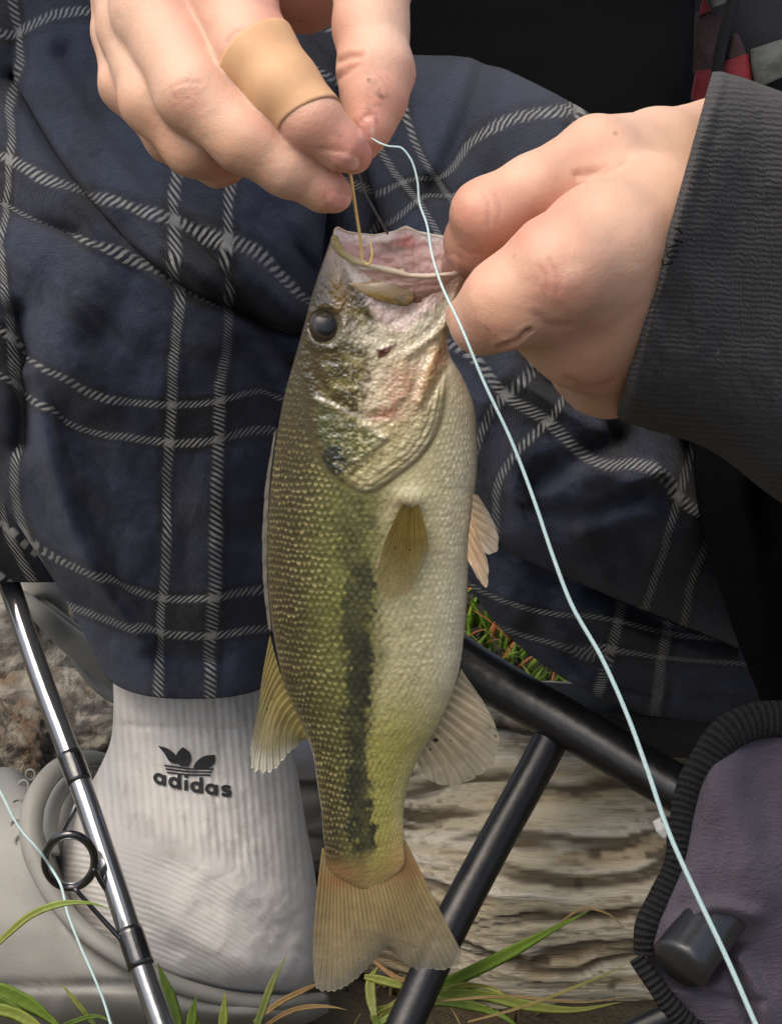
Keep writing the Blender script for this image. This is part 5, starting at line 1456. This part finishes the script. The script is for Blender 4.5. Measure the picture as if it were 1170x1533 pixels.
V, Fq = tube_px([(522, 245, .444), (526, 272, .446), (532, 312, .450), (538, 350, .454), (541, 374, .456), (544, 392, .457), (551, 396, .457), (556, 386, .4565), (555, 368, .456), (551, 357, .456)], [2.4, 2.6, 2.6, 2.4, 2.4, 2.2, 2.0, 1.8, 1.0], 80, nseg=10)
o = mesh_obj('fish_hook', V, Fq, k.m); tag(o, 'thin gold wire hook between the fingertips and the fish mouth', 'hook')

# ---- folding chair
k = NT('black_enamel_tube'); n1 = k.noise(k.coord(), 120, 4); k.p(Base_Color=k.mixc(n1, tuple(lin((12, 12, 13))), tuple(lin((24, 24, 25)))), Roughness=k.math('MULTIPLY_ADD', n1, .2, .28), Specular_IOR_Level=.5); k.bump(n1, .0004); M_TUBE = k.m
k = NT('black_webbing'); at = k.attr('pat').outputs['Vector']; sp = k.n('ShaderNodeSeparateXYZ'); k.l(at, sp.inputs[0]); co = k.coord(); n1 = k.noise(co, 700, 3)
rb = k.math('SINE', k.math('MULTIPLY_ADD', sp.outputs[0], 6.2832, k.math('MULTIPLY', n1, 1.5)))
k.p(Base_Color=k.mixc(k.math('MULTIPLY_ADD', rb, .3, k.math('MULTIPLY', n1, 1.0)), tuple(lin((16, 16, 16))), tuple(lin((44, 44, 43)))), Roughness=.92, Specular_IOR_Level=.2); k.bump(k.math('ADD', k.math('MULTIPLY', rb, .45), n1), .0007); M_WEB = k.m
k = NT('purple_canvas'); co = k.coord(); n1 = k.noise(co, 40, 5, .6); n2 = k.noise(co, 1500, 3, .7); n3 = k.noise(co, 700, 3, .6, scl=(.25, 1, 1.6))
k.p(Base_Color=k.mixc(k.math('MULTIPLY_ADD', n3, .4, k.math('MULTIPLY', n1, .6)), tuple(lin((62, 54, 64))), tuple(lin((98, 87, 100)))), Roughness=.85, Sheen_Weight=.1); k.bump(k.math('ADD', n2, k.math('MULTIPLY', n3, 1.5)), .0011); M_PURP = k.m
k = NT('black_canvas'); n1 = k.noise(k.coord(), 900, 3); k.p(Base_Color=k.mixc(n1, tuple(lin((24, 24, 26))), tuple(lin((44, 44, 46)))), Roughness=.9); k.bump(n1, .0006); M_BCAN = k.m
CHAIR = empty('folding_chair', tuple(P(610, 1560, .85)))
tag(CHAIR, 'folding camp chair with black tubes and purple canvas that the person sits on', 'chair')
px_tube_obj('seat_rail', [(560, 905, .90), (640, 955, .885), (720, 1008, .868), (860, 1090, .842), (960, 1150, .825), (1060, 1208, .81)], [36, 36, 36, 36, 36, 36], M_TUBE, CHAIR, 40, 24)
px_tube_obj('leg', [(842, 1070, .850), (812, 1130, .848), (740, 1262, .838), (672, 1390, .826), (612, 1520, .816), (590, 1570, .812)], [27, 27, 27, 28, 28, 28], M_TUBE, CHAIR, 40, 24)
px_tube_obj('leg', [(1240, 1425, .70), (1100, 1478, .70), (985, 1528, .70), (860, 1590, .70)], [20, 20, 20, 20], M_TUBE, CHAIR, 40, 20)
l = loft([[800, 1020, 1250, 1050, .95, .95, .01, .02, 0, 0], [830, 1050, 1250, 1080, .90, .90, .03, .03, 0, 0], [850, 1090, 1250, 1110, .885, .885, .02, .03, 0, 0], [868, 1118, 1250, 1134, .885, .885, .012, .02, 0, 0], [880, 1128, 1250, 1146, .887, .887, .003, .01, 0, 0]], 60, 80, lambda o: .002 * fbm(o['px'] / 40, o['py'] / 30, 0, 3, 5) * sstep(0, .3, o['S']))
adopt(mesh_obj('seat', l['V'], l['F'], M_BCAN), CHAIR)
edge = [(1290, 1110, .60), (1215, 1082, .60), (1160, 1076, .598), (1118, 1082, .596), (1082, 1102, .594), (1052, 1146, .592), (1030, 1200, .590), (1018, 1250, .588), (1012, 1290, .587), (990, 1340, .586), (968, 1392, .585), (964, 1430, .585)]
def webbing(name, pts, rad, n=200, seg=18):
    V, Fq = tube_px(pts, rad, n, nseg=seg)
    p = spl(pts, n)
    ctr = np.repeat(P(p[:, 0], p[:, 1], p[:, 2]), seg, 0); fw = np.array([0, CP, -SP]); dv = V[:n * seg] - ctr
    V[:n * seg] = ctr + dv - .55 * (dv @ fw)[:, None] * fw + .0012 * fbm(ctr[:, 0] * 90, ctr[:, 2] * 90, 0, 3, 5)[:, None] * np.array([1., 0, 0])
    L = np.concatenate([[0], np.cumsum(np.hypot(*np.diff(p[:, :2], axis=0).T))]) / 10.0
    uv = np.concatenate([np.repeat(np.stack([L, L * 0], -1), seg, 0), [[0, 0], [0, 0]]])
    o = mesh_obj(name, V, Fq, M_WEB, uv=uv); adopt(o, CHAIR); return o
webbing('edge_binding', edge, [26, 26, 27, 28, 28, 26, 23, 20, 17, 19, 20, 14])
webbing('edge_binding', [(952, 1434, .583), (978, 1476, .583), (1020, 1524, .585), (1090, 1580, .59)], [12, 15, 17, 18], 80)
prow = [[1120, 1090, 1400, 1110, .600, .62, .004, .006, 0, 0], [1068, 1140, 1400, 1160, .597, .62, .012, .01, 0, 0], [1036, 1220, 1400, 1240, .593, .62, .016, .01, 0, 0], [1022, 1290, 1400, 1300, .590, .62, .018, .01, 0, 0], [980, 1390, 1400, 1380, .588, .62, .016, .01, 0, 0], [966, 1432, 1400, 1440, .588, .62, .012, .01, 0, 0], [1000, 1490, 1400, 1500, .590, .62, .012, .01, 0, 0], [1040, 1545, 1400, 1560, .593, .62, .010, .01, 0, 0], [1120, 1620, 1400, 1640, .60, .62, .004, .005, 0, 0]]
def purp(o):
    px, py = o['px'], o['py']
    h = strokes(px, py, [([(1010, 1400), (1060, 1360), (1130, 1370)], 14, .006), ([(1000, 1420), (1050, 1388), (1100, 1420)], 10, -.010), ([(1090, 1400), (1110, 1440), (1140, 1500), (1150, 1560)], 9, .005), ([(1080, 1420), (1100, 1470), (1125, 1530)], 9, -.006), ([(1060, 1180), (1100, 1240), (1120, 1330)], 40, .006), ([(1140, 1120), (1150, 1250)], 30, -.005), ([(1040, 1480), (1080, 1495), (1140, 1500)], 8, -.003)])
    h += .003 * fbm(px / 60, py / 90, 0, 3, 47)
    h += -.016 * sstep(1.0, .55, np.hypot((px - 1030) / 62, (py - 1440) / 48))
    return h * sstep(0, .35, o['S'])
l = loft(prow, 240, 240, purp, sup=.8)
adopt(mesh_obj('canvas_pocket', l['V'], l['F'], M_PURP), CHAIR)
def capcyl():
    a0 = P(1016, 1446, .572); b0 = P(1064, 1380, .582)
    q = spl([a0 - (b0 - a0) * .02, a0, a0 + (b0 - a0) * .06, b0, b0 + (b0 - a0) * .8], 24)
    r = np.full(24, 46 * .575 / F_PX); r[0] *= .90; r[-6:] *= 1.0
    return tube(q, r, 36)
V, Fq = capcyl()
k = NT('black_plastic'); n1 = k.noise(k.coord(), 300, 3); k.p(Base_Color=k.mixc(n1, tuple(lin((30, 31, 32))), tuple(lin((46, 47, 48)))), Roughness=.32, Specular_IOR_Level=.6); k.bump(n1, .0002)
o = mesh_obj('tube_cap', V, Fq, k.m); adopt(o, CHAIR); tag(o, 'black plastic tube end poking out of the purple canvas pocket')
k = NT('white_tag'); n1 = k.noise(k.coord(), 200, 2); k.p(Base_Color=k.mixc(n1, (.6, .58, .55), (.75, .73, .7)), Roughness=.6)
V, Fq = tube_px([(984, 1226, .80), (992, 1240, .80), (998, 1252, .80)], [9, 12, 8], 12, nseg=12); o = mesh_obj('rivet', V, Fq, k.m); adopt(o, CHAIR)
V, Fq = tube_px([(990, 1228, .79), (1004, 1226, .79), (1020, 1224, .78)], [4, 4, 4], 12, nseg=10); o = mesh_obj('strap_end', V, Fq, M_BCAN); adopt(o, CHAIR)

# ---- red and grey bag behind the person's elbow
k = NT('bag_red'); n1 = k.noise(k.coord(), 160, 4); k.p(Base_Color=k.mixc(n1, tuple(lin((116, 26, 30))), tuple(lin((158, 44, 46)))), Roughness=.7); k.bump(n1, .001); M_RED = k.m
k = NT('bag_mesh'); n1 = k.noise(k.coord(), 400, 4); k.p(Base_Color=k.mixc(n1, tuple(lin((62, 44, 42))), tuple(lin((88, 66, 62)))), Roughness=.85); k.bump(n1, .001); M_MESHB = k.m
k = NT('bag_grey'); n1 = k.noise(k.coord(), 200, 4); k.p(Base_Color=k.mixc(n1, tuple(lin((84, 88, 82))), tuple(lin((120, 124, 116)))), Roughness=.8); k.bump(n1, .001); M_GREYB = k.m
BAG = empty('bag', tuple(P(1110, 300, 1.22)))
tag(BAG, 'red and grey bag with a black strap behind the jacket sleeve', 'bag')
def bagp(name, rows, mat, n=50, m=60, sd=1):
    l = loft(rows, n, m, nzd(.004, 40, 60, sd), sup=.7); o = mesh_obj(name, l['V'], l['F'], mat); adopt(o, BAG)
bagp('panel', [[1026, -80, 1300, -80, 1.20, 1.20, .01, .06, 0, 0], [1020, 60, 1300, 60, 1.19, 1.19, .02, .06, 0, 0], [1020, 300, 1300, 300, 1.18, 1.18, .02, .06, 0, 0]], M_BCAN)
bagp('mesh_pocket', [[1040, 18, 1080, 18, 1.165, 1.165, .006, .01, 0, 0], [1036, 60, 1076, 60, 1.162, 1.162, .008, .01, 0, 0], [1030, 110, 1066, 110, 1.16, 1.16, .008, .01, 0, 0]], M_MESHB)
bagp('red_trim', [[1050, 0, 1056, 0, 1.16, 1.16, .003, .008, 0, 0], [1045, 24, 1064, 15, 1.16, 1.16, .004, .008, 0, 0]], M_RED, 20)
bagp('red_trim', [[1040, 106, 1066, 104, 1.155, 1.155, .006, .008, 0, 0], [1032, 150, 1070, 150, 1.15, 1.15, .006, .008, 0, 0]], M_RED, 30)
bagp('mesh_pocket', [[1094, 50, 1104, 50, 1.165, 1.165, .004, .01, 0, 0], [1088, 88, 1118, 84, 1.16, 1.16, .008, .01, 0, 0]], M_MESHB)
bagp('red_trim', [[1086, 90, 1120, 80, 1.155, 1.155, .008, .008, 0, 0], [1080, 110, 1124, 108, 1.15, 1.15, .008, .008, 0, 0], [1076, 150, 1126, 150, 1.15, 1.15, .006, .008, 0, 0]], M_RED, 30)
bagp('grey_panel', [[1122, 74, 1190, 52, 1.15, 1.15, .006, .01, 0, 0], [1124, 104, 1190, 76, 1.148, 1.148, .008, .01, 0, 0], [1130, 134, 1190, 106, 1.148, 1.148, .006, .01, 0, 0]], M_GREYB, 30)
bagp('grey_panel', [[1056, -20, 1110, -30, 1.15, 1.15, .004, .008, 0, 0], [1066, 12, 1092, 2, 1.15, 1.15, .004, .008, 0, 0]], M_GREYB, 20)
o = px_tube_obj('strap', [(1106, -40, 1.13), (1092, 20, 1.13), (1078, 70, 1.13), (1068, 140, 1.13)], [10, 10, 9, 9], M_BCAN, BAG, 30)
# ------------------------------------------------------------------ grass
k = NT('grass_blade'); at = k.attr('Col'); n1 = k.noise(k.coord(), 300, 3)
tl = k.n('ShaderNodeBsdfTranslucent'); k.l(at.outputs[0], tl.inputs[0])
k.p(Base_Color=k.mixc(k.math('MULTIPLY', n1, .35), at.outputs[0], (.03, .06, .008)), Roughness=.6, Specular_IOR_Level=.3); k.bump(n1, .0006)
ms = k.n('ShaderNodeMixShader'); ms.inputs[0].default_value = .3; k.l(k.b.outputs[0], ms.inputs[1]); k.l(tl.outputs[0], ms.inputs[2]); k.l(ms.outputs[0], k.out.inputs[0]); M_GRASS = k.m
G_GREEN, G_YEL, G_DRY, G_DEEP = lin((112, 138, 50)), lin((164, 166, 84)), lin((172, 144, 98)), lin((78, 100, 42))
def blade(pts, width, c0, c1, n=26):
    """pts px,py,depth from root to tip, width in px"""
    p = spl(pts, n); W_ = P(p[:, 0], p[:, 1], p[:, 2])
    t = np.gradient(W_, axis=0); t /= np.linalg.norm(t, axis=1)[:, None]
    f = np.array([0, CP, -SP]); sd = np.cross(t, f); sd /= np.linalg.norm(sd, axis=1)[:, None] + 1e-9
    nn = np.cross(sd, t)
    v = np.linspace(0, 1, n)
    w = width * p[:, 2] / F_PX / 2 * np.clip(np.minimum(.55 + v * 1.6, (1 - v) * 2.4 + .03), 0, 1)
    rows = []
    for a, b in ((-1, 0), (-.5, .16), (0, .30), (.5, .16), (1, 0), (.4, .22), (0, .38), (-.4, .22)):
        rows.append(W_ + sd * (w * a)[:, None] + nn * (w * (b))[:, None])
    V = np.stack(rows, 1)
    c = mix(np.broadcast_to(c0, (n, 3)), c1, v)
    c = np.repeat(c[:, None], 8, 1); c[:, 2] *= .8; c[:, 6] *= .8
    return V.reshape(-1, 3), grid_faces(n, 8, True), c.reshape(-1, 3)
def tuft(root, label, blades, cat='grass'):
    T = empty('grass_tuft', tuple(root)); tag(T, label, cat)
    for b in blades:
        V, Fq, c = blade(*b)
        adopt(mesh_obj('blade', V, Fq, M_GRASS, col=c), T)
    return T
tuft(P(-60, 1560, .80), 'long green grass blades growing beside the toe of the clog', [
    ([(-60, 1500, .78), (-10, 1482, .78), (40, 1502, .78), (100, 1545, .78)], 26, G_GREEN, G_GREEN),
    ([(-80, 1490, .775), (-20, 1495, .775), (30, 1520, .775), (70, 1560, .775)], 22, G_DEEP, G_GREEN),
    ([(-60, 1520, .77), (0, 1512, .77), (60, 1540, .77), (90, 1570, .77)], 20, G_GREEN, G_YEL),
    ([(-20, 1430, .745), (10, 1400, .742), (50, 1368, .74), (100, 1352, .74), (150, 1355, .74), (168, 1362, .74)], 11, G_YEL, lin((150, 176, 90))),
    ([(150, 1545, .80), (130, 1520, .80), (110, 1495, .80), (90, 1470, .80)], 9, G_DEEP, G_YEL),
    ([(60, 1560, .79), (110, 1530, .79), (150, 1522, .79), (180, 1540, .79)], 8, G_DEEP, G_GREEN)])
tuft(P(280, 1560, .80), 'short green grass shoots in front of the clog heel', [
    ([(268, 1570, .80), (262, 1520, .80), (250, 1480, .80), (236, 1440, .80)], 20, G_DEEP, G_GREEN),
    ([(280, 1570, .80), (286, 1535, .80), (292, 1500, .80), (295, 1490, .80)], 16, G_GREEN, G_GREEN),
    ([(332, 1575, .80), (334, 1530, .80), (336, 1500, .80), (337, 1484, .80)], 15, G_GREEN, G_YEL),
    ([(372, 1570, .79), (390, 1520, .79), (408, 1470, .79), (430, 1428, .79)], 12, G_DEEP, lin((150, 150, 90))),
    ([(310, 1570, .81), (300, 1540, .81), (290, 1520, .81)], 12, G_DEEP, G_GREEN)])
tuft(P(660, 1500, .80), 'green grass with long arching blades around the chair leg foot', [
    ([(590, 1520, .85), (650, 1482, .845), (700, 1458, .84), (760, 1428, .835), (820, 1395, .83), (880, 1364, .825)], 20, G_GREEN, lin((120, 150, 50))),
    ([(580, 1530, .84), (650, 1492, .84), (720, 1490, .835), (790, 1506, .83), (860, 1512, .83), (930, 1500, .83)], 18, G_GREEN, G_YEL),
    ([(570, 1530, .84), (630, 1500, .84), (700, 1505, .835), (750, 1520, .82), (790, 1550, .82)], 16, lin((150, 170, 90)), G_GREEN),
    ([(600, 1530, .84), (655, 1490, .84), (700, 1475, .835), (735, 1480, .805), (770, 1500, .805)], 12, G_YEL, G_YEL),
    ([(560, 1520, .84), (555, 1490, .84), (556, 1462, .84), (566, 1446, .84)], 16, lin((170, 176, 110)), G_YEL),
    ([(545, 1462, .83), (580, 1470, .83), (606, 1480, .83), (616, 1490, .83)], 14, G_YEL, lin((150, 160, 80))),
    ([(560, 1540, .85), (590, 1505, .85), (620, 1490, .85), (650, 1485, .85)], 14, G_YEL, G_DRY),
    ([(580, 1550, .845), (560, 1520, .845), (600, 1500, .845)], 12, G_GREEN, G_YEL)])
tuft(P(760, 1530, .80), 'dry straw coloured grass stalks lying in front of the log', [
    ([(700, 1530, .815), (780, 1508, .815), (860, 1478, .815), (920, 1452, .815), (950, 1436, .815)], 5, G_DRY, G_YEL),
    ([(640, 1500, .82), (760, 1492, .82), (880, 1500, .82), (960, 1488, .82)], 5, G_DRY, G_DRY),
    ([(820, 1395, .83), (880, 1360, .83), (905, 1366, .83), (945, 1400, .83)], 4, G_DRY, G_DRY),
    ([(380, 1530, .83), (420, 1500, .83), (460, 1480, .83), (500, 1462, .83)], 9, G_DRY, lin((150, 110, 70))),
    ([(390, 1540, .82), (440, 1512, .82), (500, 1508, .82), (520, 1512, .82)], 8, lin((140, 104, 66)), G_DRY),
    ([(560, 1440, .84), (590, 1462, .84), (625, 1478, .84), (640, 1500, .84)], 8, lin((196, 150, 110)), G_DRY)])
# grass and fallen leaves beyond the log
def many(name, n, area, hmin, hmax, wd, cols, seed, label, cat=None):
    r = np.random.default_rng(seed); Vs, Fs, Cs, off = [], [], [], 0
    for i in range(n):
        x, y = r.uniform(area[0], area[1]), r.uniform(area[2], area[3]); h = r.uniform(hmin, hmax); a = r.uniform(0, 6.28); b = r.uniform(.1, .8) * h
        z0 = -.012
        t = np.linspace(0, 1, 6)
        p = np.stack([x + b * t ** 1.8 * math.cos(a), y + b * t ** 1.8 * math.sin(a), z0 + h * t * (1 - .25 * t)], -1)
        sd = np.array([-math.sin(a + .5), math.cos(a + .5), 0]); w = wd * r.uniform(.6, 1.3) * np.clip(1 - t ** 2, .05, 1)
        V = np.stack([p - sd * w[:, None], p + sd * w[:, None] , p + np.array([0, 0, .0006])], 1).reshape(-1, 3)
        c = cols[r.integers(len(cols))] * r.uniform(.7, 1.25)
        Vs.append(V); Fs.append(grid_faces(6, 3, True) + off); Cs.append(np.broadcast_to(c, (18, 3))); off += 18
    o = mesh_obj(name, np.concatenate(Vs), np.concatenate(Fs), M_GRASS, col=np.concatenate(Cs)); tag(o, label, kind='stuff'); return o
many('grass', 3800, (-.05, .32, 1.0, 1.55), .015, .05, .003, [G_GREEN, G_GREEN, lin((170, 200, 76)), lin((190, 196, 90)), lin((226, 140, 80)), lin((150, 190, 60))], 3, 'bright green grass with orange fallen leaves beyond the log')
many('grass', 260, (-.35, .32, .72, .86), .015, .035, .0011, [G_DRY, G_DEEP, G_GREEN, G_DRY], 5, 'short grass and straw at the foot of the clog and log')
